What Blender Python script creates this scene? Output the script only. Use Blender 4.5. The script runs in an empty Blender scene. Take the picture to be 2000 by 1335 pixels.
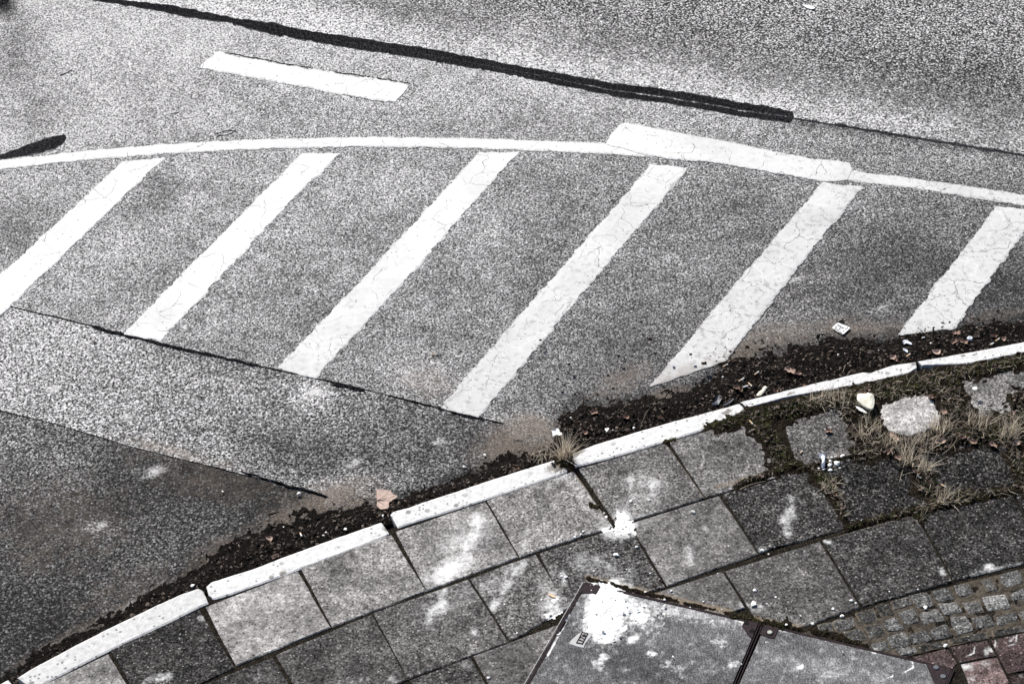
import bpy, math, random
import numpy as np
from mathutils import Vector, Matrix
from mathutils.bvhtree import BVHTree

# ------------------------------------------------------------------ camera, sky, sun, exposure
scene = bpy.context.scene
C = scene.collection
FPX = 4400.0                     # focal length in pixels of a 2000 px wide frame
TH, RO = math.radians(40.0), math.radians(4.0)
CH, CY = 8.26, -9.84             # a balcony a little over eight metres above the road
cam = bpy.data.cameras.new('camera'); camo = bpy.data.objects.new('camera', cam); C.objects.link(camo)
cam.sensor_width = 36; cam.lens = FPX / 2000 * 36; cam.clip_start = .1; cam.clip_end = 500
right = Vector((1, 0, 0)); fwd = Vector((0, math.cos(TH), -math.sin(TH))); up = Vector((0, math.sin(TH), math.cos(TH)))
cr = math.cos(RO) * right - math.sin(RO) * up; cu = math.sin(RO) * right + math.cos(RO) * up
M = Matrix((cr, cu, -fwd)).transposed().to_4x4(); M.translation = (0, CY, CH); camo.matrix_world = M
scene.camera = camo

SUN_AZ, SUN_EL = math.radians(-24), math.radians(44)    # azimuth from +Y towards +X
world = bpy.data.worlds.new('World'); scene.world = world; world.use_nodes = True
wn = world.node_tree.nodes; wl = world.node_tree.links
sky = wn.new('ShaderNodeTexSky'); sky.sky_type = 'NISHITA'; sky.sun_disc = False
sky.sun_elevation = SUN_EL; sky.sun_rotation = SUN_AZ
wl.new(sky.outputs[0], wn['Background'].inputs[0]); wn['Background'].inputs[1].default_value = .055
sl = bpy.data.lights.new('sun', 'SUN'); sl.energy = 4.0; sl.angle = math.radians(.6); sl.color = (1, .96, .91)
so = bpy.data.objects.new('sun', sl); C.objects.link(so)
sd = Vector((math.sin(SUN_AZ) * math.cos(SUN_EL), math.cos(SUN_AZ) * math.cos(SUN_EL), math.sin(SUN_EL)))
so.rotation_euler = sd.to_track_quat('Z', 'Y').to_euler(); so.location = sd * 30
scene.view_settings.view_transform = 'Standard'; scene.view_settings.look = 'None'
scene.view_settings.exposure = .62; scene.view_settings.gamma = 1
rnd = random.Random(7)
PZ = .06                         # pavement level above the road

# ------------------------------------------------------------------ tracing helpers: photo point <-> point on a level plane
def G(px, py, z=0.0):
    u = (np.asarray(px, float) - 1000) / FPX; v = (np.asarray(py, float) - 667.5) / FPX
    c, s = math.cos(RO), math.sin(RO)
    a = c * u - s * v; b = s * u + c * v
    dy = math.cos(TH) - b * math.sin(TH); dz = -math.sin(TH) - b * math.cos(TH)
    t = (z - CH) / dz
    return np.stack([a * t, CY + dy * t], -1)
def PX(x, y, z=0.0):
    x = np.asarray(x, float); Y = np.asarray(y, float) - CY; Z = z - CH
    d = Y * math.cos(TH) - Z * math.sin(TH); w = -(Y * math.sin(TH) + Z * math.cos(TH))
    a = x / d; b = w / d
    c, s = math.cos(RO), math.sin(RO)
    return (c * a + s * b) * FPX + 1000, (-s * a + c * b) * FPX + 667.5
def gp(pts, z=0.0):
    p = np.array(pts, float); return G(p[:, 0], p[:, 1], z)
def _h(ix, iy, seed):
    n = (ix.astype(np.int64) * 374761393 + iy.astype(np.int64) * 668265263 + seed * 974634541) & 0x7fffffff
    n = ((n ^ (n >> 13)) * 1274126177) & 0x7fffffff
    return ((n ^ (n >> 16)) & 0xffff) / 65535.0
def vn(x, y, seed=0):
    x = np.asarray(x, float); y = np.asarray(y, float)
    ix = np.floor(x); iy = np.floor(y); fx = x - ix; fy = y - iy
    fx = fx * fx * (3 - 2 * fx); fy = fy * fy * (3 - 2 * fy)
    a = _h(ix, iy, seed); b = _h(ix + 1, iy, seed); c = _h(ix, iy + 1, seed); d = _h(ix + 1, iy + 1, seed)
    return (a * (1 - fx) + b * fx) * (1 - fy) + (c * (1 - fx) + d * fx) * fy
def fbm(x, y, seed=0, o=4):
    r = 0; a = .5; t = 0
    for k in range(o):
        r = r + a * vn(x * 2 ** k + 17 * k, y * 2 ** k - 9 * k, seed + k); t += a; a *= .5
    return r / t
def sstep(e0, e1, x):
    t = np.clip((x - e0) / (e1 - e0), 0, 1); return t * t * (3 - 2 * t)
def blob(px, py, cx, cy, rx, ry, ang=0):
    c, s = math.cos(math.radians(ang)), math.sin(math.radians(ang))
    x = px - cx; y = py - cy; u = c * x + s * y; v = -s * x + c * y
    return np.exp(-((u / rx) ** 2 + (v / ry) ** 2))
def segd(px, py, a, b):
    ax, ay = a; bx, by = b; dx, dy = bx - ax, by - ay
    t = np.clip(((px - ax) * dx + (py - ay) * dy) / (dx * dx + dy * dy + 1e-9), 0, 1)
    return np.hypot(px - ax - t * dx, py - ay - t * dy)
def lined(px, py, line):
    d = None
    for a, b in zip(line[:-1], line[1:]):
        e = segd(px, py, a, b); d = e if d is None else np.minimum(d, e)
    return d
def resample(P, n):
    P = np.asarray(P, float); s = np.r_[0, np.cumsum(np.hypot(*np.diff(P, axis=0).T))]
    t = np.linspace(0, s[-1], n); return np.stack([np.interp(t, s, P[:, 0]), np.interp(t, s, P[:, 1])], -1)
def plen(P): return float(np.hypot(*np.diff(np.asarray(P), axis=0).T).sum())

# ------------------------------------------------------------------ mesh helpers
def mesh(name, verts, faces, mat, attrs=None, smooth=False, parent=None):
    me = bpy.data.meshes.new(name)
    me.from_pydata(np.asarray(verts).tolist(), [], faces if isinstance(faces, list) else faces.tolist())
    for m in (mat if isinstance(mat, (list, tuple)) else [mat]): me.materials.append(m)
    for k, v in (attrs or {}).items():
        at = me.attributes.new(k, 'FLOAT', 'POINT'); at.data.foreach_set('value', np.asarray(v, np.float32).ravel())
    if smooth: me.polygons.foreach_set('use_smooth', [True] * len(me.polygons))
    me.update()
    o = bpy.data.objects.new(name, me); C.objects.link(o)
    if parent: o.parent = parent
    return o
def tag(o, label=None, cat=None, group=None, kind=None):
    if label: o['label'] = label
    if cat: o['category'] = cat
    if group: o['group'] = group
    if kind: o['kind'] = kind
    return o
def thing(name, loc, label, cat, group=None):
    o = bpy.data.objects.new(name, None); C.objects.link(o); o.location = loc; o.empty_display_size = .05
    return tag(o, label, cat, group)
def gridfaces(n, m):
    i = np.arange(n * m).reshape(n, m)
    return np.stack([i[:-1, :-1], i[1:, :-1], i[1:, 1:], i[:-1, 1:]], -1).reshape(-1, 4)
def upfix(V, F):
    a, b, c = V[F[len(F) // 2][0]], V[F[len(F) // 2][1]], V[F[len(F) // 2][2]]
    return F if np.cross(b - a, c - a)[2] > 0 else F[:, ::-1]
def ruled(L, R, n, m, par=None):
    L = resample(L, n); R = resample(R, n); w = (np.linspace(0, 1, m) if par is None else par)[None, :, None]
    return L[:, None, :] * (1 - w) + R[:, None, :] * w
def sheet(name, P, z, mat, attrs=None, **k):
    n, m = P.shape[:2]; zz = np.broadcast_to(z, (n, m))
    V = np.concatenate([P, zz[..., None]], -1).reshape(-1, 3)
    return mesh(name, V, upfix(V, gridfaces(n, m)), mat, attrs, **k)
def block(name, P, z, depth, mat, attrs=None, bevel=.003, **k):
    """a solid with a gridded, uneven top: P (n,m,2) plan points, z (n,m) heights"""
    n, m = P.shape[:2]; z = np.array(np.broadcast_to(z, (n, m)), float)
    ring = np.r_[[(0, j) for j in range(m)], [(i, m - 1) for i in range(1, n)], [(n - 1, j) for j in range(m - 2, -1, -1)], [(i, 0) for i in range(n - 2, 0, -1)]]
    z[ring[:, 0], ring[:, 1]] -= bevel
    V = np.concatenate([P, z[..., None]], -1).reshape(-1, 3)
    F = upfix(V, gridfaces(n, m))
    ri = ring[:, 0] * m + ring[:, 1]; B = V[ri].copy(); B[:, 2] = np.mean(z) - depth
    k0 = len(V); q = len(ri); nx = np.roll(np.arange(q), -1)
    S = np.stack([ri, ri[nx], k0 + nx, k0 + np.arange(q)], -1)
    c = V.reshape(n, m, 3).mean((0, 1)); mid = (V[S[0, 0]] + V[S[0, 1]]) / 2
    nrm = np.cross(V[S[0, 1]] - V[S[0, 0]], np.array([0, 0, -1.]))
    if np.dot(nrm[:2], (mid - c)[:2]) < 0: S = S[:, ::-1]
    V2 = np.concatenate([V, B]); at = {}
    for kk, v in (attrs or {}).items():
        v = np.asarray(v, float).reshape(-1); at[kk] = np.r_[v, v[ri]]
    return mesh(name, V2, np.concatenate([F, S]), mat, at, **k)
def inner_par(n, e):             # 0..1 with a narrow first and last cell
    return np.r_[0, np.linspace(e, 1 - e, n - 2), 1]
def jag(P, amp, freq, seed):     # worn, uneven outline on a grid's border rows, fading inwards
    n, m = P.shape[:2]; Q = P.copy(); c = P.mean((0, 1))
    for sl_ in ((0, slice(None)), (-1, slice(None)), (slice(None), 0), (slice(None), -1)):
        q = P[sl_]; d = fbm(q[:, 0] * freq, q[:, 1] * freq, seed, 3) - .5
        nrm = q - c; nrm = nrm / (np.linalg.norm(nrm, axis=1, keepdims=True) + 1e-9)
        Q[sl_] = q + nrm * (d * 2 * amp)[:, None]
    return Q

# ------------------------------------------------------------------ materials
class N:
    def __init__(s, name, rough=.9, spec=.3):
        s.m = bpy.data.materials.new(name); s.m.use_nodes = True; s.t = s.m.node_tree; s.n = s.t.nodes; s.l = s.t.links
        s.b = s.n['Principled BSDF']; s.b.inputs['Roughness'].default_value = rough; s.b.inputs['Specular IOR Level'].default_value = spec * (.4 if rough > .75 else 1)
        s.co = s.n.new('ShaderNodeTexCoord').outputs['Object']
    def set(s, sock, v):
        if hasattr(v, 'node'): s.l.new(v, sock)
        else: sock.default_value = v
    def attr(s, a):
        n = s.n.new('ShaderNodeAttribute'); n.attribute_name = a; return n.outputs['Fac']
    def noise(s, sc, det=3, rough=.55, co=None, dim='2D', dist=0):
        n = s.n.new('ShaderNodeTexNoise'); n.noise_dimensions = dim; n.inputs['Scale'].default_value = sc; n.inputs['Detail'].default_value = det
        n.inputs['Roughness'].default_value = rough; n.inputs['Distortion'].default_value = dist; s.l.new(co or s.co, n.inputs['Vector']); return n.outputs['Fac']
    def vor(s, sc, out='Color', feat='F1', co=None, rnd_=1, dim='2D'):
        n = s.n.new('ShaderNodeTexVoronoi'); n.voronoi_dimensions = dim; n.feature = feat; n.inputs['Scale'].default_value = sc
        n.inputs['Randomness'].default_value = rnd_; s.l.new(co or s.co, n.inputs['Vector'])
        o = n.outputs[out]
        if out == 'Color':
            q = s.n.new('ShaderNodeSeparateColor'); s.l.new(o, q.inputs[0]); o = q.outputs[0]
        return o
    def ma(s, op, a, b=0.0, c=0.0, clamp=False):
        n = s.n.new('ShaderNodeMath'); n.operation = op; n.use_clamp = clamp
        s.set(n.inputs[0], a); s.set(n.inputs[1], b); s.set(n.inputs[2], c); return n.outputs[0]
    def step(s, x, a, b, lo=0.0, hi=1.0):
        n = s.n.new('ShaderNodeMapRange'); n.interpolation_type = 'SMOOTHSTEP'
        s.set(n.inputs[0], x); s.set(n.inputs[1], a); s.set(n.inputs[2], b); s.set(n.inputs[3], lo); s.set(n.inputs[4], hi); return n.outputs[0]
    def lin(s, x, a, b, lo=0.0, hi=1.0):
        n = s.n.new('ShaderNodeMapRange'); s.set(n.inputs[0], x); s.set(n.inputs[1], a); s.set(n.inputs[2], b); s.set(n.inputs[3], lo); s.set(n.inputs[4], hi); return n.outputs[0]
    def mix(s, f, a, b):
        n = s.n.new('ShaderNodeMix'); n.data_type = 'RGBA'; s.set(n.inputs[0], f)
        for k, v in ((6, a), (7, b)):
            if hasattr(v, 'node'): s.l.new(v, n.inputs[k])
            else: n.inputs[k].default_value = (*v, 1)
        return n.outputs[2]
    def grey(s, v, tint=(1, 1, 1)):
        n = s.n.new('ShaderNodeCombineColor')
        for k in range(3): s.l.new(s.ma('MULTIPLY', v, tint[k]), n.inputs[k])
        return n.outputs[0]
    def mapping(s, scale=(1, 1, 1), rot=0, co=None):
        n = s.n.new('ShaderNodeMapping'); n.inputs['Scale'].default_value = scale; n.inputs['Rotation'].default_value = (0, 0, rot)
        s.l.new(co or s.co, n.inputs['Vector']); return n.outputs[0]
    def warp(s, sc, amt):
        n = s.n.new('ShaderNodeTexNoise'); n.noise_dimensions = '2D'; n.inputs['Scale'].default_value = sc; n.inputs['Detail'].default_value = 4; s.l.new(s.co, n.inputs['Vector'])
        v = s.n.new('ShaderNodeVectorMath'); v.operation = 'MULTIPLY_ADD'; s.l.new(n.outputs['Color'], v.inputs[0]); v.inputs[1].default_value = (amt, amt, 0); s.l.new(s.co, v.inputs[2]); return v.outputs[0]
    def color(s, c): s.set(s.b.inputs['Base Color'], c if hasattr(c, 'node') else (*c, 1)); return s
    def bump(s, h, strength=.5, dist=.003):
        n = s.n.new('ShaderNodeBump'); n.inputs['Strength'].default_value = strength; n.inputs['Distance'].default_value = dist
        s.l.new(h, n.inputs['Height']); s.l.new(n.outputs[0], s.b.inputs['Normal']); return s
    def rough(s, r): s.set(s.b.inputs['Roughness'], r); return s

def plain(name, col, rough=.85, var=.25, sc=60, spec=.3, dim='3D'):
    m = N(name, rough, spec); f = m.noise(sc, 4, .6, dim=dim)
    m.color(m.mix(m.lin(f, .3, .7), tuple(c * (1 - var) for c in col), tuple(min(1, c * (1 + var)) for c in col)))
    m.bump(f, .3, .002); return m.m

# worn asphalt: exposed chippings between dark binder; tone, grain, mud and spatter come from per-vertex attributes
def asphalt(name, s1, s2, dark=.012, contrast=1.0):
    m = N(name, .95, .04)
    a = m.vor(s1); b = m.vor(s2); nz = m.noise(s1 * 1.9, 2, .7); ed = m.vor(s1, 'Distance', 'DISTANCE_TO_EDGE')
    big = m.noise(2.2, 5, .6); med = m.noise(9, 5, .7)
    g = m.ma('ADD', m.ma('MULTIPLY', a, .5), m.ma('ADD', m.ma('MULTIPLY', b, .35), m.ma('MULTIPLY', nz, .5)))
    g = m.ma('SUBTRACT', g, .675)
    g = m.ma('ADD', g, m.ma('MULTIPLY', m.step(ed, 0, .12), .2)); g = m.ma('SUBTRACT', g, .13)
    e = m.ma('MULTIPLY', m.ma('MULTIPLY', g, m.attr('grain')), 3.0 * contrast)
    e = m.ma('ADD', m.ma('MULTIPLY', m.ma('MAXIMUM', e, 0), .72), m.ma('MULTIPLY', m.ma('MINIMUM', e, 0), 1.25))
    e = m.ma('ADD', e, m.ma('MULTIPLY', m.ma('SUBTRACT', big, .5), 1.15))
    e = m.ma('ADD', e, m.ma('MULTIPLY', m.ma('SUBTRACT', med, .5), 1.0))
    v = m.ma('MULTIPLY', m.attr('tone'), m.ma('EXPONENT', e))
    # open binder voids between the stones, more of them where the surface is coarse
    vn_ = m.noise(s1 * .85, 1.5, .6); th = m.lin(m.attr('grain'), .9, 1.6, .395, .5)
    void = m.step(m.ma('SUBTRACT', vn_, th), .05, -.05)
    v = m.ma('MULTIPLY', v, m.ma('SUBTRACT', 1, m.ma('MULTIPLY', void, .88)))
    c = m.vor(s1 * .7); st = m.vor(s1 * .7, 'Distance')
    w = m.ma('MULTIPLY', m.step(c, .86, .89), m.step(st, .5, .28)); v = m.ma('ADD', v, m.ma('MULTIPLY', w, m.ma('ADD', m.ma('MULTIPLY', m.attr('tone'), .8), .09)))
    v = m.ma('ADD', m.ma('MINIMUM', v, .72), dark)
    col = m.grey(v, (1.0, .985, .98))
    sp = m.ma('ADD', m.ma('MULTIPLY', m.attr('spat'), m.lin(m.noise(14, 4, .7), .3, .6, .5, 1.2)), m.ma('MULTIPLY', m.ma('SUBTRACT', m.noise(60, 5, .75), .5), 1.3))
    col = m.mix(m.ma('MULTIPLY', m.step(sp, .25, .95), .8), col, (.66, .65, .64))
    mm = m.ma('ADD', m.attr('mud'), m.ma('MULTIPLY', m.ma('SUBTRACT', m.noise(13, 6, .75), .5), 1.1))
    mud = m.mix(m.lin(m.noise(95, 4, .8), .36, .64), (.035, .027, .021), (.40, .335, .28))
    mud = m.mix(.45, mud, m.grey(m.ma('MULTIPLY', m.attr('tone'), m.ma('EXPONENT', m.ma('MULTIPLY', g, 2.2))), (1, .9, .82)))
    col = m.mix(m.ma('MULTIPLY', m.step(mm, .15, 1.1), .93), col, mud)
    m.color(col); m.bump(m.ma('SUBTRACT', m.ma('ADD', g, m.ma('MULTIPLY', med, .3)), m.ma('MULTIPLY', void, .5)), .6, .004); return m.m
M_LANE = asphalt('coarse_asphalt', 84, 124, contrast=1.2)
M_ROAD = asphalt('fine_asphalt', 108, 156, contrast=1.2)
M_PATCH = asphalt('open_asphalt', 92, 128, contrast=1.3)

def paint(name):
    m = N(name, .75, .1)
    w = m.warp(3.2, .26); w3 = m.warp(14, .03)
    big = m.vor(4.4, 'Distance', 'DISTANCE_TO_EDGE', co=w); msk = m.noise(2.9, 3, .6)
    w2 = m.warp(7, .11); mid = m.vor(9.5, 'Distance', 'DISTANCE_TO_EDGE', co=w2)
    thin = m.noise(5, 3, .6); brk = m.noise(40, 3, .7)
    cr1 = m.ma('MULTIPLY', m.step(big, .013, .003), m.step(msk, .46, .56))
    cr2 = m.ma('MULTIPLY', m.step(mid, .022, .006), m.step(m.ma('ADD', thin, m.ma('MULTIPLY', m.attr('wear'), .17)), .58, .68))
    cr = m.ma('MULTIPLY', m.ma('MAXIMUM', cr1, m.ma('MULTIPLY', cr2, .7)), m.step(brk, .3, .5))
    lip = m.ma('MULTIPLY', m.step(mid, .09, .03), m.attr('wear'))
    gr = m.noise(160, 3, .75); bl = m.noise(26, 3, .55, co=w3); cl = m.noise(5, 5, .7)
    pits = m.ma('MULTIPLY', m.step(bl, .5, .68), m.ma('MULTIPLY', m.attr('wear'), m.lin(cl, .35, .62, .04, .36)))
    v = m.ma('SUBTRACT', .715, m.ma('MULTIPLY', m.step(m.noise(1.7, 6, .75), .4, .7), .09))
    v = m.ma('SUBTRACT', v, m.ma('MULTIPLY', m.attr('wear'), .13)); v = m.ma('MULTIPLY', v, m.ma('SUBTRACT', 1, pits))
    v = m.ma('MULTIPLY', v, m.lin(gr, .3, .7, .9, 1.06)); v = m.ma('ADD', v, m.ma('MULTIPLY', lip, .06))
    v = m.ma('MULTIPLY', v, m.ma('SUBTRACT', 1, m.ma('MULTIPLY', cr, .7)))
    dots = m.vor(38); dd = m.vor(38, 'Distance'); hole = m.ma('MULTIPLY', m.step(dots, .955, .965), m.step(dd, .22, .1)); v = m.ma('MULTIPLY', v, m.ma('SUBTRACT', 1, m.ma('MULTIPLY', hole, .7)))
    # worn through to the stone near the ragged margins
    wt = m.ma('ADD', m.attr('edge'), m.ma('MULTIPLY', m.ma('SUBTRACT', m.noise(34, 5, .8), .5), 1.5)); wt = m.ma('MULTIPLY', m.step(wt, .62, .9), m.step(m.noise(120, 2, .7), .42, .55))
    col = m.mix(m.ma('MULTIPLY', wt, .8), m.grey(v, (1, .995, .98)), (.2, .2, .2))
    di = m.step(m.ma('ADD', m.attr('mud'), m.ma('MULTIPLY', m.ma('SUBTRACT', m.noise(14, 6, .75), .5), 1.0)), .15, 1.05)
    m.color(m.mix(m.ma('MULTIPLY', di, .85), col, m.mix(m.noise(60, 4, .75), (.16, .14, .125), (.42, .39, .36))))
    m.bump(m.ma('SUBTRACT', m.ma('ADD', m.ma('MULTIPLY', bl, .6), m.ma('MULTIPLY', gr, .5)), cr), .35, .002); return m.m
M_PAINT = paint('road_paint')

def tar():
    m = N('bitumen_seal', .9, .02); f = m.noise(40, 5, .7); g = m.noise(160, 3, .7)
    v = m.ma('MULTIPLY', m.ma('ADD', m.attr('tone'), m.ma('MULTIPLY', m.step(g, .55, .72), .05)), m.lin(f, .3, .7, .2, 2.2))
    w = m.ma('MAXIMUM', m.step(m.noise(75, 4, .8), .6, .68), m.step(m.ma('ADD', m.attr('edge'), m.ma('MULTIPLY', m.ma('SUBTRACT', m.noise(70, 4, .8), .5), 1.5)), .85, 1.0))
    m.color(m.mix(m.ma('MULTIPLY', w, .6), m.grey(v, (.95, .95, 1.05)), (.2, .2, .2))); m.bump(g, .4, .003); return m.m
M_TAR = tar()

def slabmat(name, tint=(1, .965, .935), s=105):
    m = N(name, .93, .05)
    a = m.vor(s); nz = m.noise(s * .8, 3, .75); big = m.noise(5, 5, .65); med = m.noise(26, 4, .7)
    e = m.ma('ADD', m.ma('MULTIPLY', m.ma('SUBTRACT', a, .55), m.ma('MULTIPLY', m.attr('grain'), 1.5)), m.ma('MULTIPLY', m.ma('SUBTRACT', nz, .52), m.ma('MULTIPLY', m.attr('grain'), 5.0)))
    e = m.ma('ADD', e, m.ma('MULTIPLY', m.ma('SUBTRACT', big, .5), 2.3)); e = m.ma('ADD', e, m.ma('MULTIPLY', m.ma('SUBTRACT', med, .5), 2.1))
    v = m.ma('MINIMUM', m.ma('MULTIPLY', m.attr('tone'), m.ma('EXPONENT', e)), .75)
    c = m.vor(70); d = m.vor(70, 'Distance'); pit = m.ma('MULTIPLY', m.step(c, m.ma('MULTIPLY', m.attr('grain'), .34), m.ma('MULTIPLY', m.attr('grain'), .26)), m.step(d, .42, .2)); v = m.ma('MULTIPLY', v, m.ma('SUBTRACT', 1, m.ma('MULTIPLY', pit, .72)))
    st2 = m.step(m.noise(7, 6, .75, dist=.6), .56, .7); v = m.ma('MULTIPLY', v, m.ma('SUBTRACT', 1, m.ma('MULTIPLY', st2, .35)))
    wh = m.ma('MULTIPLY', m.step(c, .93, .95), m.step(d, .36, .2)); v = m.ma('ADD', v, m.ma('MULTIPLY', wh, .22))
    col = m.grey(v, tint)
    md = m.step(m.ma('ADD', m.attr('mud'), m.ma('MULTIPLY', m.ma('SUBTRACT', m.noise(38, 5, .7), .5), .9)), .3, .8)
    col = m.mix(m.ma('MULTIPLY', md, .85), col, m.mix(m.noise(90, 3, .7), (.06, .045, .03), (.36, .29, .21)))
    du = m.ma('MULTIPLY', m.attr('dust'), m.lin(m.noise(9, 4, .7), .3, .62, .35, 1.25))
    du = m.ma('ADD', du, m.ma('MULTIPLY', m.ma('SUBTRACT', m.noise(48, 6, .8), .5), 1.5))
    du = m.ma('MAXIMUM', m.step(du, .12, 1.2), m.ma('MULTIPLY', m.step(m.noise(15, 7, .8), .6, .82), .5))
    col = m.mix(m.ma('MULTIPLY', du, .95), col, m.mix(m.noise(200, 2), (.7, .69, .67), (.86, .86, .85)))
    m.color(col); m.bump(m.ma('ADD', m.ma('ADD', nz, m.ma('MULTIPLY', med, .8)), m.ma('MULTIPLY', pit, -.5)), .6, .003); return m.m
M_SLAB = slabmat('concrete_paving'); M_SETT = slabmat('granite', (1, .99, .96), 120); M_RED = slabmat('red_clinker', (1, .74, .71), 150)

def kerbmat():
    m = N('whitewashed_concrete', .9, .08)
    f = m.noise(30, 5, .7); g = m.noise(150, 3, .7); s = m.vor(48); d = m.vor(48, 'Distance'); p = m.vor(20); q = m.vor(20, 'Distance')
    v = m.ma('MULTIPLY', m.attr('tone'), m.lin(f, .3, .7, .78, 1.06)); v = m.ma('MULTIPLY', v, m.lin(g, .3, .7, .86, 1.08))
    sp = m.ma('MULTIPLY', m.step(s, .84, .87), m.step(d, .42, .2)); sp = m.ma('MAXIMUM', sp, m.ma('MULTIPLY', m.step(p, .93, .95), m.step(q, .34, .2)))
    sp = m.ma('MULTIPLY', sp, m.step(m.noise(4, 3), .36, .56))
    st = m.step(m.ma('ADD', m.attr('mud'), m.ma('MULTIPLY', m.ma('SUBTRACT', m.noise(45, 5, .75), .5), .9)), .3, .7)
    col = m.mix(m.ma('MULTIPLY', sp, .8), m.grey(v, (1, .995, .98)), (.16, .155, .15))
    col = m.mix(m.ma('MULTIPLY', st, .8), col, (.14, .125, .10))
    m.color(col); m.bump(m.ma('ADD', f, g), .5, .004); return m.m
M_KERB = kerbmat()

def soilmat(name, c0, c1, c2):
    m = N(name, .95, .1); f = m.noise(28, 6, .75); g = m.noise(140, 3, .7); h = m.noise(9, 4, .6)
    col = m.mix(m.lin(f, .35, .68), c0, c1); col = m.mix(m.ma('MULTIPLY', m.step(g, .56, .7), .6), col, c2)
    m.color(m.mix(m.ma('MULTIPLY', m.step(h, .5, .65), .5), col, c0)); m.bump(m.ma('ADD', f, g), .9, .012); return m.m
M_HUMUS = soilmat('leaf_humus', (.003, .0028, .0025), (.016, .013, .011), (.09, .075, .064))
M_SOIL = soilmat('verge_soil', (.005, .004, .003), (.03, .022, .016), (.16, .12, .085))
M_SAND = soilmat('silty_joint_sand', (.045, .038, .03), (.17, .145, .115), (.27, .235, .19))
M_JOINT = soilmat('joint_sand', (.008, .007, .006), (.035, .03, .022), (.22, .18, .13))

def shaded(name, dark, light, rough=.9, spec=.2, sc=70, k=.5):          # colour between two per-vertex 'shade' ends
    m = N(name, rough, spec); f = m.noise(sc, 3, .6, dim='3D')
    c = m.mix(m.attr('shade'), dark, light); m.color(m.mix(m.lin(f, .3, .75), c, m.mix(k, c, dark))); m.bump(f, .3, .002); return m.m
def backlit(mat, f=.45):                # thin blades let some light through
    nt = mat.node_tree; b = nt.nodes['Principled BSDF']; t = nt.nodes.new('ShaderNodeBsdfTranslucent'); m = nt.nodes.new('ShaderNodeMixShader'); m.inputs[0].default_value = f
    nt.links.new(b.inputs['Base Color'].links[0].from_socket, t.inputs['Color']); nt.links.new(b.outputs[0], m.inputs[1]); nt.links.new(t.outputs[0], m.inputs[2]); nt.links.new(m.outputs[0], nt.nodes['Material Output'].inputs['Surface'])
M_FLAKE = shaded('dead_leaf_bits', (.004, .0035, .003), (.27, .215, .18))
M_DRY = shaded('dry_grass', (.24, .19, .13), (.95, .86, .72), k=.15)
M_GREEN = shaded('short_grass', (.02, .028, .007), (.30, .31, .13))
backlit(M_DRY); backlit(M_GREEN)
M_LEAF = shaded('dead_leaf', (.20, .12, .085), (.66, .53, .46), sc=40)
M_TWIG = shaded('twig_bark', (.012, .009, .007), (.5, .42, .33))
M_CHIP = plain('plaster', (.84, .84, .82), .9, .06, 40)
M_METAL = plain('rusty_dark_steel', (.034, .025, .027), .85, .5, 90, .2)
M_STEEL = plain('worn_steel', (.34, .33, .32), .8, .4, 120, .3)
M_BOLT = plain('greasy_bolt', (.10, .11, .12), .35, .5, 150, .6)
M_BOLTL = plain('limed_bolt', (.42, .42, .36), .6, .4, 200)
M_BLACK = plain('black_void', (.008, .008, .008), .9, .2)
M_PAPERB = plain('white_paper', (.82, .82, .80), .8, .04, 30)
M_FILTER = plain('cork_filter_paper', (.72, .52, .34), .8, .12, 90)
M_YELLOW = plain('yellowed_paper', (.80, .76, .64), .85, .14, 45)
M_BLUEW = plain('pale_plastic', (.66, .70, .76), .35, .12, 60, .5)
M_BLUE = plain('dark_blue_plastic', (.018, .024, .04), .45, .5, 45, .5)
M_SLATE = plain('slate_blue_enamel', (.09, .11, .16), .4, .7, 60, .5)
M_GROUND = plain('packed_dirt', (.03, .028, .026), .95, .4, 8)
# ------------------------------------------------------------------ road strips
def alb(g, k=.62): return np.power(np.clip(g, 4, 250) / 255.0, 2.2) * k     # how pale a spot looks -> albedo
TOP = [(-900, -213), (180, -9), (300, 13), (640, 76), (1000, 137), (1300, 188), (1550, 231), (1780, 267), (2000, 302), (2900, 446)]
MID = [(-800, 392), (0, 595), (120, 621), (240, 652), (400, 690), (540, 722), (700, 757), (905, 808), (1020, 836), (1110, 857), (1600, 985), (2900, 1330)]
LOW = [(-800, 605), (0, 801), (100, 824), (240, 866), (400, 906), (550, 944), (640, 970), (760, 1004), (1500, 1212), (2900, 1620)]
SPAT = [(215, 620, 14, 8), (615, 768, 26, 16), (250, 815, 16, 8), (475, 540, 10, 6), (1365, 420, 10, 6), (270, 440, 12, 7), (190, 1028, 22, 12), (250, 1185, 18, 10), (440, 435, 8, 5), (690, 1000, 16, 8),
        (860, 860, 18, 10), (1140, 335, 12, 7), (1560, 545, 28, 5), (1720, 600, 22, 5), (100, 760, 20, 9), (560, 715, 14, 8), (290, 680, 14, 6), (360, 640, 12, 6), (300, 920, 34, 11), (690, 905, 20, 10), (1975, 13, 10, 4)]
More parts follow.
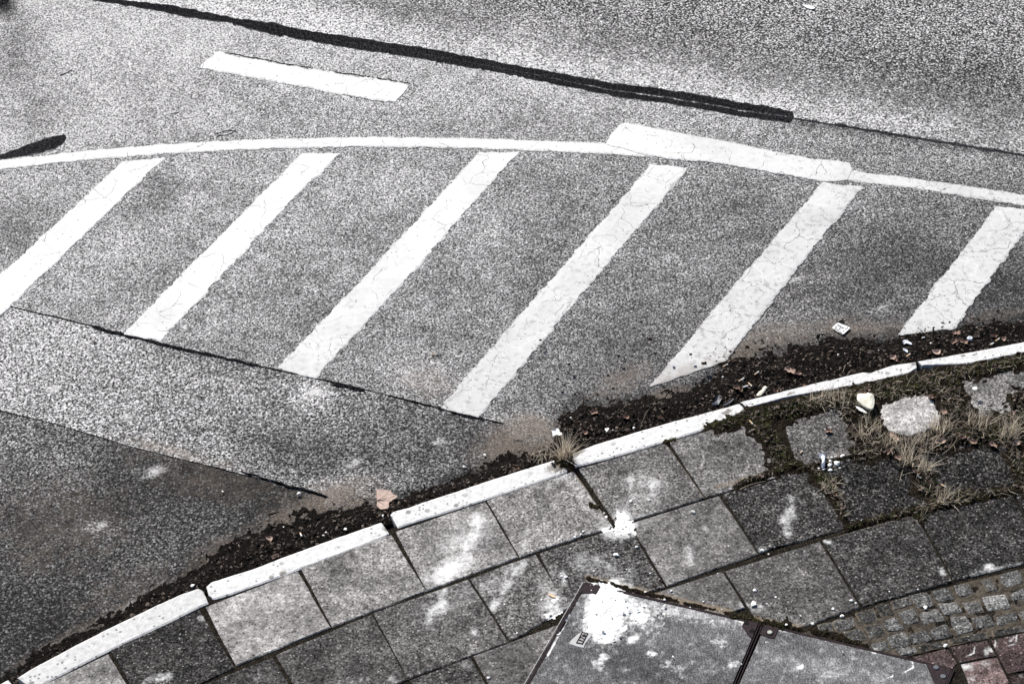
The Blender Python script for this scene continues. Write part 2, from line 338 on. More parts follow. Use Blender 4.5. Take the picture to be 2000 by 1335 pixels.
MUD = [(835, 745, 90, 40, 15, .6), (990, 870, 80, 55, -30, 1.0), (1060, 880, 50, 40, 0, 1.0), (640, 975, 110, 32, -20, 1.0), (560, 1025, 120, 50, -38, .9), (1215, 745, 80, 34, -25, .7), (1300, 772, 60, 18, -15, .9),
       (1500, 660, 170, 40, -8, .75), (1650, 640, 90, 26, 0, .8), (1450, 690, 60, 50, -30, .8), (1950, 615, 130, 14, -8, .6), (330, 880, 110, 16, 15, .75), (420, 905, 70, 16, 18, .6), (60, 1090, 60, 40, 0, .55), (1380, 640, 60, 40, 0, .35),
       (1045, 835, 70, 30, 10, 1.0), (240, 1190, 190, 16, -27, .8), (120, 1255, 120, 16, -27, .8), (420, 1090, 90, 42, -35, .75), (1565, 560, 90, 50, -20, .3), (1720, 640, 70, 22, 0, .7), (700, 985, 60, 30, -20, .8), (120, 1020, 200, 130, 0, .5), (420, 945, 180, 50, 10, .55), (250, 1150, 160, 60, -20, .45), (260, 890, 60, 40, 10, .4), (1430, 640, 200, 50, -15, .3)]
UPB = [(-60, 1366), (60, 1299), (180, 1237), (240, 1203), (300, 1168), (360, 1132), (400, 1104), (470, 1062), (531, 1034), (626, 1008), (680, 990), (712, 982), (740, 992), (802, 967), (872, 945), (935, 922), (985, 900), (1030, 885), (1070, 872), (1092, 830), (1106, 800), (1120, 785), (1135, 781), (1157, 791), (1210, 784), (1262, 777), (1300, 771), (1349, 755), (1385, 738), (1408, 712), (1428, 692), (1460, 688),
       (1492, 690), (1530, 684), (1556, 676), (1590, 670), (1620, 664), (1652, 655), (1692, 662), (1728, 670), (1745, 656), (1776, 657), (1824, 649), (1872, 638), (1936, 629), (2000, 622), (2300, 570), (2600, 520)]
def spat_mud(px, py):
    s = np.zeros_like(px); m = np.zeros_like(px)
    for x, y, a, b in SPAT: s = np.maximum(s, .85 * blob(px, py, x, y, a, b, -20))
    for x, y, a, b, r, k in MUD: m = np.maximum(m, k * blob(px, py, x, y, a, b, r))
    return s, m
SC = dict(road=.95, road_shoulder=1.06, gutter_strip=.74, parking_strip=.53)
def tone_lane(px, py):
    d = lined(px, py, TOP)
    g = 128 + 62 * np.exp(-(d / 85) ** 2) * sstep(2300, 900, px) + 34 * np.exp(-(d / 60) ** 2) * sstep(800, 1700, px) + 46 * sstep(900, 300, px) - 18 * blob(px, py, 1450, 130, 420, 60, 9) - 26 * blob(px, py, 1950, 190, 230, 90, 9) - 30 * blob(px, py, 760, 14, 200, 22, 8)
    g = g + 16 * sstep(90, 200, d) - 40 * np.exp(-(lined(px, py, [(1560, 236), (2300, 350)]) / 13) ** 2)
    return g, 1.0 + .95 * sstep(60, 190, d) * sstep(500, 1100, px)
def tone_road(px, py):
    g = 171 - .03 * px - .05 * (py - 150) + 22 * np.exp(-(lined(px, py, TOP) / 110) ** 2) * sstep(0, 1000, px)
    for x, y, a, b, r, k in [(30, 95, 60, 60, 0, -55), (8, 10, 22, 20, 0, -150), (75, 225, 40, 60, 0, -36), (310, 365, 45, 45, 0, -40), (40, 440, 90, 70, 0, -38), (755, 360, 45, 70, 30, 26), (250, 60, 160, 60, 0, 12), (950, 470, 90, 70, 0, 12), (360, 520, 90, 60, 0, -12),
                             (1950, 560, 120, 60, 0, -26), (1480, 470, 60, 40, 0, -12), (1730, 520, 140, 60, 0, -22), (1210, 690, 90, 60, -30, -22), (1600, 800, 300, 90, -14, -60), (850, 740, 110, 40, 10, 24), (1020, 830, 90, 26, 10, 16), (610, 640, 60, 60, 0, -8), (60, 640, 200, 40, 10, -10), (880, 250, 120, 30, 0, -14), (300, 285, 120, 14, -5, -20)]:
        g = g + k * blob(px, py, x, y, a, b, r)
    g = g - 40 * np.exp(-(lined(px, py, [(1560, 236), (2300, 350)]) / 13) ** 2)
    return g, 1.0 + 0 * px + .15 * sstep(700, 1900, px)
def tone_c(px, py):
    g = 182 - .078 * px
    for x, y, a, b, r, k in [(560, 880, 160, 45, 12, -38), (800, 880, 160, 60, 0, -14), (120, 640, 160, 40, 10, 18), (470, 700, 120, 26, 12, -16), (330, 690, 60, 30, 0, -22), (610, 770, 40, 24, 0, 60), (980, 860, 110, 60, -20, -16), (880, 950, 200, 20, -18, -30), (720, 940, 110, 26, 0, 22), (400, 800, 120, 40, 14, 10)]:
        g = g + k * blob(px, py, x, y, a, b, r)
    return g, 1.15 + 0 * px
def tone_d(px, py):
    g = 128 - .11 * (py - 850) + 0 * px
    for x, y, a, b, r, k in [(430, 930, 200, 60, 14, -66), (220, 980, 120, 70, 0, -34), (300, 920, 40, 12, -5, 60), (60, 870, 120, 40, 15, 26), (190, 1028, 26, 14, 0, 80), (90, 1060, 100, 60, 0, -20), (470, 1030, 130, 60, -30, -10), (330, 1090, 160, 60, 0, 6), (100, 1220, 160, 80, 0, -22), (260, 1180, 90, 26, -20, 14), (560, 1090, 180, 40, -24, -42), (420, 1110, 100, 40, -30, -40), (40, 1010, 60, 30, 0, -26), (120, 940, 60, 30, 10, 14)]:
        g = g + k * blob(px, py, x, y, a, b, r)
    return g, 1.25 + 0 * px
def shift(P, d):                 # push a polyline sideways on the ground
    P = np.asarray(P); t = np.gradient(P, axis=0); t /= np.linalg.norm(t, axis=1, keepdims=True) + 1e-9
    return P + np.stack([-t[:, 1], t[:, 0]], -1) * d
def strip(name, A, B, ga, gb, z, mat, tonef, step=.045):
    n = int(plen(A) / step)
    A = resample(A, n); B = resample(B, n)
    j = lambda P, s: (fbm(P[:, 0] * 9, P[:, 1] * 9, s, 4) - .5) * .012
    A = shift(A, -ga) + np.stack([0 * A[:, 0], j(A, 3)], -1); B = shift(B, gb) + np.stack([0 * B[:, 0], j(B, 8)], -1)
    m = max(4, int(np.median(np.linalg.norm(A - B, axis=1)) / step))
    P = A[:, None] * (1 - np.linspace(0, 1, m)[None, :, None]) + B[:, None] * np.linspace(0, 1, m)[None, :, None]
    px, py = PX(P[..., 0], P[..., 1], z); g, gr = tonef(px, py); g = g - 34 * np.exp(-(lined(px, py, UPB) / 13) ** 2); s, md = spat_mud(px, py)
    zz = z + (fbm(P[..., 0] * .8, P[..., 1] * .8, 21, 3) - .5) * .006
    return tag(sheet(name, P, zz, mat, dict(tone=alb(g, SC[name]), grain=gr, spat=s, mud=md)), kind='structure')
gT, gM, gL = gp(TOP), gp(MID), gp(LOW)
far = gT + np.array([1.0, 9.0]); near = gL + np.array([-2.0, -7.5])
strip('road', far, gT, 0, .004, 0, M_LANE, tone_lane, .06)
strip('road_shoulder', gT, gM, .004, .004, 0, M_ROAD, tone_road)
strip('gutter_strip', gM, gL, .004, .002, -.004, M_PATCH, tone_c)
strip('parking_strip', gL, near, .002, 0, -.008, M_PATCH, tone_d, .05)
gs = 150; tag(mesh('ground', [(-gs, -gs, -.035), (gs, -gs, -.035), (gs, gs, -.035), (-gs, gs, -.035)], [(0, 1, 2, 3)], M_GROUND), kind='structure')

def silt(x0, x1, y0, y1, tonef, k, seam):
    X, Y = np.meshgrid(np.arange(x0, x1, 3.0), np.arange(y0, y1, 3.0), indexing='ij'); P = G(X, Y, 0); s_, m_ = spat_mud(X, Y)
    g, gr = tonef(X, Y); g = g - 34 * np.exp(-(lined(X, Y, UPB) / 13) ** 2)
    m2 = m_ * np.exp(-(lined(X, Y, seam) / 32) ** 4)
    z = .04 * (m2 - .5 + .9 * (fbm(P[..., 0] * 14, P[..., 1] * 14, 41, 4) - .5)); z = np.clip(z, -.03, .004)
    return tag(sheet('silt', P, z, M_ROAD, dict(tone=alb(g, k), grain=gr, spat=s_, mud=m_)), 'thin brown silt washed over the seam end beside the gutter', 'silt', kind='stuff')
silt(880, 1130, 790, 930, tone_road, .85, [(1010, 833), (1110, 857)]); silt(560, 800, 925, 1030, tone_c, .6, [(665, 978), (760, 1003)])

# ------------------------------------------------------------------ white road markings
def marking(name, Lp, Rp, z, label, step=.009, m=14, group=None, amp=.007, endamp=.012):
    L = gp(Lp); R = gp(Rp); n = max(8, int(max(plen(L), plen(R)) / step))
    P = ruled(L, R, n, m)
    for k, s in ((0, 31), (-1, 47)):
        q = P[:, k]; d = (P[:, 1] - P[:, 0]) if k == 0 else (P[:, -2] - P[:, -1]); d = d / (np.linalg.norm(d, axis=1, keepdims=True) + 1e-9)
        w = (fbm(q[:, 0] * 16, q[:, 1] * 16, s, 3) - .5) * 6 * amp + (vn(q[:, 0] * 60, q[:, 1] * 60, s) - .5) * amp * 2.4
        P[:, k] = q + d * w[:, None]
    for k, s in ((0, 5), (-1, 9)):
        q = P[k]; d = (P[1] - P[0]) if k == 0 else (P[-2] - P[-1]); d = d / (np.linalg.norm(d, axis=1, keepdims=True) + 1e-9)
        w = (fbm(q[:, 0] * 25, q[:, 1] * 25, s, 3) - .5) * 2 * endamp
        P[k] = q + d * w[:, None]
    px, py = PX(P[..., 0], P[..., 1]); wear = np.clip((px * .0006 + py * .0016 - 1.08) / .7, 0, 1)
    mud = np.maximum.reduce([blob(px, py, 1320, 750, 110, 40, -20) * .8, blob(px, py, 1400, 710, 60, 30, -30) * .55, blob(px, py, 1820, 652, 80, 14, -8) * .5, blob(px, py, 900, 812, 60, 12, 10) * .3])
    ed = np.zeros(px.shape); ed[:, :2] = .6; ed[:, -2:] = .6; ed[:2] = .5; ed[-2:] = .5; ed[:, 0] = ed[:, -1] = .95; ed += .75 * np.maximum.reduce([blob(px, py, 650, 322, 16, 8, -45), blob(px, py, 1312, 362, 9, 12, 0), blob(px, py, 1655, 360, 12, 4, 0), blob(px, py, 610, 352, 12, 6, -45)])
    o = block(name, P, z, z + .003, M_PAINT, dict(wear=wear, mud=mud, edge=ed), bevel=.0015)
    return tag(o, label, 'road marking', group)
def sub(a, b, k): return [(a[0] + (b[0] - a[0]) * t, a[1] + (b[1] - a[1]) * t) for t in np.linspace(0, 1, k)]
marking('edge_line', [(-420, 388), (0, 313), (175, 294), (350, 280), (520, 272), (700, 268), (825, 269), (1000, 273), (1180, 280), (1350, 291), (1500, 309), (1650, 332), (1770, 347), (2000, 380), (2500, 457)],
        [(-420, 408), (0, 331), (175, 313), (350, 299), (520, 291), (700, 287), (825, 288), (1000, 293), (1180, 301), (1350, 313), (1500, 331), (1650, 353), (1770, 367), (2000, 402), (2500, 481)], .004,
        'long thin white line curving across the road above the diagonal stripes', m=8, amp=.004)
marking('lane_dash', [(391, 132), (401, 118), (419, 107), (417, 101), (426, 99), (444, 106), (461, 111), (500, 115), (525, 121), (600, 134), (700, 150), (735, 153), (801, 166)],
        [(391, 134), (395, 135), (405, 136), (415, 138), (425, 140), (440, 142), (455, 145), (480, 150), (528, 158), (599, 171), (650, 183), (720, 194), (772, 201)], .004,
        'short white dash standing alone between the black tar seam and the curved line', m=12, amp=.008)
marking('lane_dash', [(1184, 281), (1194, 261), (1213, 243), (1221, 240), (1300, 255), (1388, 271), (1476, 289), (1582, 310), (1659, 318), (1665, 333)],
        [(1185, 283), (1200, 288), (1230, 296), (1260, 304), (1300, 311), (1405, 320), (1470, 332), (1546, 345), (1603, 356), (1655, 354)], .0065,
        'wide cracked white dash overlapping the right half of the curved line', m=16, amp=.004, endamp=.004)
ST = [([(238, 316), (160, 391), (0, 537), (-120, 650)], [(322, 309), (250, 378), (24, 595), (-60, 676)], 'cut off by the left edge, leftmost of the diagonal white stripes'),
      ([(590, 300), (470, 420), (240, 652)], [(666, 299), (625, 343), (600, 362), (500, 467), (315, 667)], 'second diagonal white stripe from the left, chipped near its top right'),
      ([(935, 298), (740, 510), (540, 720)], [(1015, 298), (960, 358), (800, 540), (617, 739)], 'long diagonal white stripe ending at the seam, third from the left'),
      ([(1272, 322), (1100, 518), (858, 797)], [(1345, 328), (1318, 362), (1150, 560), (937, 815)], 'diagonal white stripe with cracked lower end beside the brown silt, fourth from the left'),
      ([(1603, 357), (1595, 372), (1440, 550), (1266, 758)], [(1686, 366), (1560, 522), (1500, 600), (1418, 706)], 'diagonal white stripe joined to the wide dash, dirty at its lower end'),
      ([(1946, 404), (1850, 528), (1752, 656)], [(2030, 411), (1960, 510), (1866, 642)], 'heavily crazed white stripe cut off by the right edge of the photo')]
for L, R, lb in ST: marking('hatch_stripe', L, R, .004 if L[0][0] != 1603 else .0055, lb, m=22, group='diagonal stripes of the hatched road marking', amp=.006)

# ------------------------------------------------------------------ black bitumen seals
def seal(name, Lp, Rp, z, label, tone, m=8, amp=.012):
    L = gp(Lp); R = gp(Rp); n = max(12, int(plen(L) / .015)); P = ruled(L, R, n, m)
    for k, s in ((0, 61), (-1, 77)):
        q = P[:, k]; d = P[:, 1] - P[:, 0]; d = d / (np.linalg.norm(d, axis=1, keepdims=True) + 1e-9)
        P[:, k] = q + d * ((fbm(q[:, 0] * 18, q[:, 1] * 18, s, 5) - .5) * 2.4 * amp + (vn(q[:, 0] * 70, q[:, 1] * 70, s) - .5) * amp * .9)[:, None]
    t = tone * (.5 + fbm(P[..., 0] * 4, P[..., 1] * 4, 5))
    ed = np.zeros(t.shape); ed[:, 0] = ed[:, -1] = 1; ed[:, 1] = ed[:, -2] = .55; ed[-2:] = .6
    return tag(block(name, P, z, z + .004, M_TAR, dict(tone=t, edge=ed), bevel=.001), label, 'tar seam')
seal('tar_seal', [(60, -32), (190, -4), (330, 10), (370, 17), (450, 34), (540, 46), (572, 54), (585, 58), (650, 67), (825, 93), (1000, 126), (1200, 163), (1300, 174), (1450, 200), (1548, 217)],
     [(60, -22), (190, 2), (330, 26), (370, 35), (450, 45), (515, 65), (545, 73), (570, 68), (650, 79), (825, 106), (1000, 138), (1200, 177), (1300, 189), (1450, 216), (1551, 229)], .003, 'upper black tar band along the long seam between the two asphalts', .005, amp=.015)
seal('tar_seal', [(455, 43), (540, 55), (650, 76), (825, 103), (1000, 137), (1200, 177.5), (1300, 190), (1450, 217), (1549, 230)], [(455, 48), (540, 68), (650, 89), (825, 116), (1000, 147), (1200, 189), (1300, 202), (1450, 228), (1530, 239), (1541, 240), (1547, 236)], .0022, 'lower black tar band with a round end, under the pale crack line', .006, amp=.014)
seal('tar_seal', [(1552, 230), (1640, 244.5), (1780, 267), (2000, 301.5), (2200, 333)], [(1552, 233), (1640, 248), (1780, 271), (2000, 305), (2200, 337)], .0025, 'thin broken black seam line running on to the right edge', .012, amp=.026)
seal('tar_patch', [(-60, 308), (0, 303), (35, 290), (70, 277), (105, 267), (122, 263.5), (128, 264)], [(-60, 318), (0, 311), (40, 306), (85, 298), (108, 290), (124, 280), (130, 271)], .003, 'short tapering black tar patch above the left end of the curved line', .009)
seal('tar_patch', [(-60, -30), (-10, -30), (14, -22), (17, -2)], [(-60, 20), (-10, 20), (4, 14), (14, 6)], .003, 'black tar spot in the top left corner of the road', .004)
def crack(name, pts, label, w=.006):
    P = gp(pts); n = int(plen(P) / .02) + 4; P = resample(P, n); d = (fbm(P[:, 0] * 12, P[:, 1] * 12, 3, 3) - .5) * .03; P = shift(P, 0) + np.stack([d * .4, d], -1)
    ww = w * (.3 + fbm(P[:, 0] * 20, P[:, 1] * 20, 8, 3) * 1.4); A = P + np.stack([0 * ww, ww], -1); B = P - np.stack([0 * ww, ww], -1)
    return tag(block(name, np.stack([A, B], 1), .0025, .004, M_TAR, dict(tone=np.full((n, 2), .003), edge=np.full((n, 2), .45)), bevel=0), label, 'tar seam')
crack('tar_seal', [(180, 637), (240, 653), (310, 670), (400, 691), (470, 706), (505, 713)], 'narrow black sealant line between the second and third stripe ends', .011)
crack('tar_seal', [(650, 746), (668, 752), (690, 757), (712, 762)], 'small black sealant blob right of the third stripe end', .013)
crack('tar_seal', [(855, 796), (885, 803), (925, 812), (945, 818)], 'black sealant line along the foot of the fourth stripe', .009)
crack('tar_seal', [(470, 920), (550, 944), (620, 964), (650, 973)], 'dark seam end fading out in the brown silt', .004)

crack('asphalt_crack', [(336, 224), (342, 221), (346, 222), (351, 219)], 'tiny black jagged crack alone in the pale asphalt below the short dash', .007)
crack('asphalt_crack', [(213, 270), (218, 266), (225, 266)], 'tiny black crack just above the left part of the curved line', .005)
crack('asphalt_crack', [(118, 147), (132, 141), (142, 136)], 'fine dark crack in the pale asphalt at the upper left', .004)
crack('asphalt_crack', [(420, 262), (440, 256), (462, 256), (448, 262), (425, 266)], 'faint wavy crack above the second stripe', .003)
crack('asphalt_crack', [(424, 102), (450, 105), (480, 110), (520, 118), (600, 132), (660, 141), (730, 151), (800, 164)], 'thin dark gap along the upper side of the short dash', .004)
# ------------------------------------------------------------------ pavement bed and kerb stones
KF = [(-420, 1575), (32, 1322), (63, 1303), (151, 1256), (246, 1208), (386, 1147), (500, 1108), (545, 1090), (647, 1053), (744, 1018), (798, 990), (823, 981), (950, 939), (1083, 897), (1119, 881), (1236, 845), (1315, 822), (1443, 787), (1519, 766), (1588, 749), (1717, 721), (1789, 706), (1880, 690), (2000, 667), (2300, 611), (2800, 518)]
KG = gp(KF, PZ)                                        # plan line of the kerb's road face
bed = ruled(shift(KG, -.07), KG + np.array([1.5, -7.5]), 200, 120)
zb = PZ - .0075 + .0 * bed[..., 0] + (fbm(bed[..., 0] * 12, bed[..., 1] * 12, 4) - .5) * .008
tag(sheet('pavement_bed', bed, zb, M_JOINT), kind='structure')
sb = ruled(gp([(1560, 1236), (1690, 1196), (1862, 1141), (2200, 1060)], PZ), gp([(1640, 1256), (1760, 1282), (1846, 1262), (2200, 1180)], PZ), 120, 50)
tag(sheet('sett_bed', sb, PZ - .006 + (fbm(sb[..., 0] * 30, sb[..., 1] * 30, 14) - .5) * .012, M_SAND), kind='structure')
def kerb(Tp, Bp, label, tone=.74, mud=(), chip=.004, seed=1):
    L = gp(Tp, PZ + .002); R = gp(Bp, PZ + .002); n = int(plen(L) / .012) + 4
    P = ruled(L, R, n, 14, inner_par(14, .07)); P = jag(P, chip, 9, seed)
    px, py = PX(P[..., 0], P[..., 1], PZ); md = np.zeros_like(px)
    for x, y, a, b, r, k in mud: md = np.maximum(md, k * blob(px, py, x, y, a, b, r))
    z = PZ + .002 + (fbm(P[..., 0] * 5, P[..., 1] * 5, seed) - .5) * .004 + (fbm(P[..., 0] * 40, P[..., 1] * 40, seed + 3) - .5) * .004
    o = block('kerb_stone', P, z, .16, M_KERB, dict(tone=np.full(px.shape, tone), mud=md), bevel=.004)
    return tag(o, label, 'kerb stone', 'white kerb stones along the pavement')
kerb([(-420, 1560), (-200, 1440), (16, 1326)], [(-380, 1600), (-160, 1480), (40, 1360)], 'white kerb stone barely reaching into the bottom left corner', .7)
kerb([(34, 1322), (63, 1304), (151, 1257), (246, 1209), (352, 1160), (386, 1148), (396, 1152)], [(74, 1350), (84, 1336), (116, 1319), (211, 1271), (334, 1213), (387, 1186), (407, 1177)], 'greyish white kerb stone at the lower left, beside the darkest corner slab', .66, [(405, 1160, 20, 30, 0, .35)], seed=2)
kerb([(402, 1145), (412, 1136), (450, 1124), (500, 1108), (545, 1090), (647, 1053), (744, 1019), (751, 1028)], [(407, 1162), (416, 1170), (450, 1160), (517, 1136), (584, 1111), (675, 1077), (754, 1046), (760, 1041)], 'white kerb stone beside the palest grey slab, small grey scar on its inner edge', .76, [(553, 1119, 9, 5, -20, .9), (756, 1030, 14, 14, 0, .7)], seed=3)
kerb([(762, 1004), (768, 998), (799, 990), (823, 981), (900, 956), (950, 939), (1083, 897), (1110, 903)], [(777, 1030), (790, 1025), (815, 1017), (840, 1009), (900, 991), (946, 976), (1060, 938), (1114, 919)], 'white kerb stone with rounded left end right of the big maple leaf', .74, [(1100, 908, 42, 13, -18, .95), (900, 945, 60, 5, -17, .3)], seed=4)
kerb([(1118, 884), (1160, 868), (1236, 845), (1315, 822), (1380, 805), (1443, 788), (1451, 795)], [(1123, 911), (1184, 896), (1240, 880), (1299, 862), (1367, 841), (1400, 826), (1430, 814), (1452, 801)], 'white kerb stone speckled with lichen to the right of the grass tuft', .76, [(1420, 805, 13, 6, -15, .9), (1124, 885, 26, 9, -18, .8), (1200, 868, 8, 4, 0, .5), (1390, 832, 40, 6, -16, .6)], seed=5)
kerb([(1446, 784), (1519, 766), (1588, 749), (1684, 726), (1701, 727), (1717, 721), (1744, 712), (1789, 706)], [(1462, 795), (1500, 785), (1532, 776), (1620, 760), (1700, 746), (1728, 739), (1776, 728), (1792, 717)], 'white kerb stone between the litter heap and the mossy verge, notched on the road side', .74, [(1545, 768, 13, 5, -15, .7), (1700, 728, 16, 4, -15, .5), (1640, 757, 90, 4, -13, .35)], chip=.006, seed=6)
kerb([(1793, 705), (1880, 690), (2000, 667), (2200, 630)], [(1800, 713), (1888, 710), (2000, 688), (2200, 652)], 'white kerb stone running out of the picture on the right', .74, [(1881, 695, 6, 2.5, -10, 1), (1903, 693, 7, 1.8, -10, .9), (1908, 698, 3, 1.5, 0, .8), (1820, 708, 30, 8, -10, .4)], seed=7)

# ------------------------------------------------------------------ concrete paving slabs
DUST = [((1170, 1180), (1265, 1205), 46, .5), ((1150, 1215), (1180, 1240), 40, .46), ((1300, 1195), (1420, 1215), 18, .42), ((870, 1130), (930, 1040), 40, .42), ((950, 1160), (1000, 1110), 26, .42), ((1200, 1020), (1240, 1000), 34, .42), ((1260, 950), (1275, 960), 34, .42), ((840, 1200), (900, 1160), 30, .38), ((1070, 1120), (1090, 1190), 30, .4), ((1140, 1100), (1220, 1120), 30, .38), ((845, 1140), (905, 1085), 20, 1), ((905, 1085), (935, 1015), 13, .95), ((880, 1085), (925, 1035), 26, .62), ((840, 1205), (866, 1180), 12, .85), ((860, 1165), (870, 1150), 7, .7), ((1022, 1100), (990, 1140), 9, .75), ((962, 1185), (985, 1150), 9, .75), ((1085, 1180), (1080, 1190), 24, .85),
        ((1098, 1122), (1103, 1138), 7, .8), ((1215, 1008), (1222, 1020), 15, 1), ((1195, 1040), (1230, 1030), 15, .95), ((1180, 1034), (1190, 1036), 8, .8), ((1275, 945), (1268, 965), 16, .62), ((1232, 935), (1230, 950), 8, .66), ((1225, 975), (1250, 965), 8, .55), ((1345, 1075), (1348, 1098), 8, .85), ((1360, 1060), (1366, 1058), 4, .7),
        ((1545, 975), (1538, 1040), 8, .72), ((1532, 1015), (1548, 1010), 9, .7), ((1488, 1076), (1490, 1074), 7, .85), ((1190, 1165), (1180, 1215), 36, 1.1), ((1225, 1185), (1250, 1200), 28, .72), ((1165, 1222), (1190, 1238), 18, .8), ((1112, 1195), (1070, 1278), 4, .9), ((1186, 1248), (1192, 1240), 9, .8), ((1233, 1248), (1240, 1244), 8, .85),
        ((1165, 1295), (1180, 1282), 11, .62), ((1172, 1302), (1172, 1304), 9, .6), ((1268, 1275), (1275, 1276), 7, .7), ((1400, 1250), (1410, 1255), 16, .5), ((1428, 1298), (1436, 1294), 8, .62), ((1085, 936), (1106, 930), 6, .6), ((1072, 948), (1074, 949), 5, .7), ((1028, 1055), (1024, 1068), 6, .6), ((1028, 1040), (1034, 1038), 5, .6), ((924, 1232), (928, 1234), 7, .75),
        ((690, 1328), (712, 1326), 7, .6), ((765, 1324), (772, 1328), 6, .6), ((905, 1296), (915, 1302), 6, .6), ((285, 1330), (330, 1318), 8, .6), ((388, 1206), (396, 1206), 5, .8), ((1930, 1108), (1936, 1106), 7, .85), ((1900, 1122), (1990, 1104), 7, .52), ((1838, 1112), (1842, 1118), 6, .6), ((1612, 1055), (1620, 1058), 5, .75), ((1695, 1262), (1708, 1270), 6, .9),
        ((1524, 1226), (1548, 1230), 5, .95), ((1440, 1208), (1456, 1216), 8, .7), ((1782, 1290), (1784, 1302), 1.6, .9), ((1784, 1302), (1768, 1311), 2, .9), ((1745, 1310), (1743, 1320), 1.6, .8), ((1743, 1320), (1732, 1323), 1.8, .8), ((1904, 1262), (1902, 1274), 1.8, .9), ((1902, 1274), (1886, 1282), 2, .8), ((1945, 1250), (1943, 1262), 2, .9), ((1936, 1268), (1928, 1272), 6, .9),
        ((1986, 1238), (1984, 1256), 1.8, .9), ((1984, 1256), (1970, 1260), 2, .8), ((1972, 1252), (1980, 1244), 3, .6), ((1880, 1302), (1896, 1302), 8, .7), ((1922, 1296), (1930, 1296), 6, .6), ((1870, 1330), (1898, 1324), 6, .7), ((1240, 880), (1242, 880), 4, .4), ((885, 1016), (890, 1012), 6, .5), ((500, 1322), (510, 1318), 5, .5), ((1300, 1296), (1330, 1310), 14, .45), ((1560, 1302), (1566, 1300), 6, .75),
        ((1600, 1325), (1640, 1310), 16, .4), ((1375, 1030), (1380, 1034), 5, .5), ((1190, 1105), (1200, 1112), 10, .5), ((1165, 1090), (1170, 1094), 8, .5), ((1450, 1180), (1492, 1186), 7, .5), ((1300, 1190), (1320, 1196), 12, .55), ((1690, 1150), (1692, 1150), 4, .5), ((905, 1240), (906, 1240), 3, .6)]
def dustf(px, py):
    d = np.zeros_like(px)
    for a, b, r, k in DUST: d = np.maximum(d, k * np.exp(-(segd(px, py, a, b) / (r * (1.3 if r > 4.5 else 1))) ** 2))
    return d
PMUD = [((1150, 1128), (1300, 1166), 9, .9), ((1300, 1166), (1480, 1208), 8, .95), ((1480, 1212), (1570, 1226), 8, 1.0), ((1128, 930), (1175, 985), 6, .75), ((1165, 985), (1205, 1030), 5, .6), ((1400, 950), (1490, 925), 8, .6), ((1301, 865), (1377, 972), 4, .6), ((1600, 1050), (1800, 1000), 8, .5), ((1790, 1005), (1862, 1135), 4, .5),
        ((1020, 1300), (1085, 1220), 8, .3), ((1645, 1000), (1640, 960), 12, .5)]
def pmudf(px, py):
    d = np.zeros_like(px)
    for a, b, r, k in PMUD: d = np.maximum(d, k * np.exp(-(segd(px, py, a, b) / r) ** 2))
    return d
def slab(q, g, label, grain=.55, cells=46, name='paving_slab', mat=None, cat='paving slab', group='concrete paving slabs of the pavement', seed=0, depth=.05, blobs=(), chip=.004, z0=PZ, shrink=.0008):
    Q = gp(q, z0); c = Q.mean(0)
    Q = np.array([p + (c - p) / np.linalg.norm(c - p) * shrink * 1.4 for p in Q])
    n = cells; pr = inner_par(n, .012); a = pr[:, None, None]; b = pr[None, :, None]
    P = (Q[0] * (1 - b) + Q[1] * b) * (1 - a) + (Q[3] * (1 - b) + Q[2] * b) * a
    P = jag(P, chip, 7, seed)
    px, py = PX(P[..., 0], P[..., 1], z0); gg = g + (10 if g < 130 else 0) + 0 * px
    for x, y, ra, rb, r, k in blobs: gg = gg + k * blob(px, py, x, y, ra, rb, r)
    tl = rnd.uniform(-.003, .003); tk = rnd.uniform(-.003, .003)
    z = z0 + (a[..., 0] - .5) * tl + (b[..., 0] - .5) * tk + (fbm(P[..., 0] * 6, P[..., 1] * 6, seed + 5) - .5) * .004
    o = block(name, P, z, depth, mat or M_SLAB, dict(tone=alb(gg), grain=np.full(px.shape, grain * (1.3 if g < 110 else 1.05)), dust=dustf(px, py), mud=pmudf(px, py)), bevel=.004)
    return tag(o, label, cat, group)
slab([(30, 1362), (211, 1275), (283, 1388), (100, 1475)], 168, 'pale slab corner cut off by the bottom edge, below the greyish kerb stone', .35, seed=11)
slab([(215, 1268), (389, 1189), (459, 1303), (285, 1385)], 66, 'almost black slab beside the kerb at the lower left', .75, seed=12)
slab([(401, 1184), (581, 1113), (646, 1224), (461, 1299)], 182, 'palest and cleanest grey slab, right of the almost black one', .32, seed=13, cells=50)
slab([(587, 1108), (764, 1043), (833, 1153), (649, 1223)], 165, 'light grey slab with dark speckled patches, next to the palest slab', .5, seed=14, blobs=[(640, 1130, 40, 50, 30, -28), (700, 1140, 60, 20, 0, -14)])
slab([(772, 1037), (948, 978), (1013, 1087), (833, 1153)], 168, 'light slab with the longest white plaster smear across it', .5, seed=15, blobs=[(965, 1060, 40, 26, 0, -45), (930, 985, 40, 12, -18, -40)])
slab([(951, 977), (1121, 918), (1197, 1027), (1015, 1087)], 160, 'mid grey pitted slab below the kerb joint with the grass tuft', .6, seed=16)
slab([(1129, 914), (1301, 865), (1377, 972), (1206, 1025)], 140, 'grey kerbside slab with a plaster heap on its lower left corner', .75, seed=17, blobs=[(1330, 950, 60, 40, 0, -26), (1230, 900, 50, 20, 0, -14)])
slab([(1306, 862), (1470, 815), (1545, 925), (1378, 971)], 122, 'grey kerbside slab half bordered by moss, last whole one before the verge', .65, seed=18)
slab([(1532, 826), (1640, 790), (1690, 882), (1556, 916)], 104, 'dark grey slab in the verge above the slate blue chip', .7, seed=19, blobs=[(1600, 890, 60, 20, 0, 16)])
WS = ([(1698, 783), (1822, 757), (1858, 838), (1736, 868)], 216)
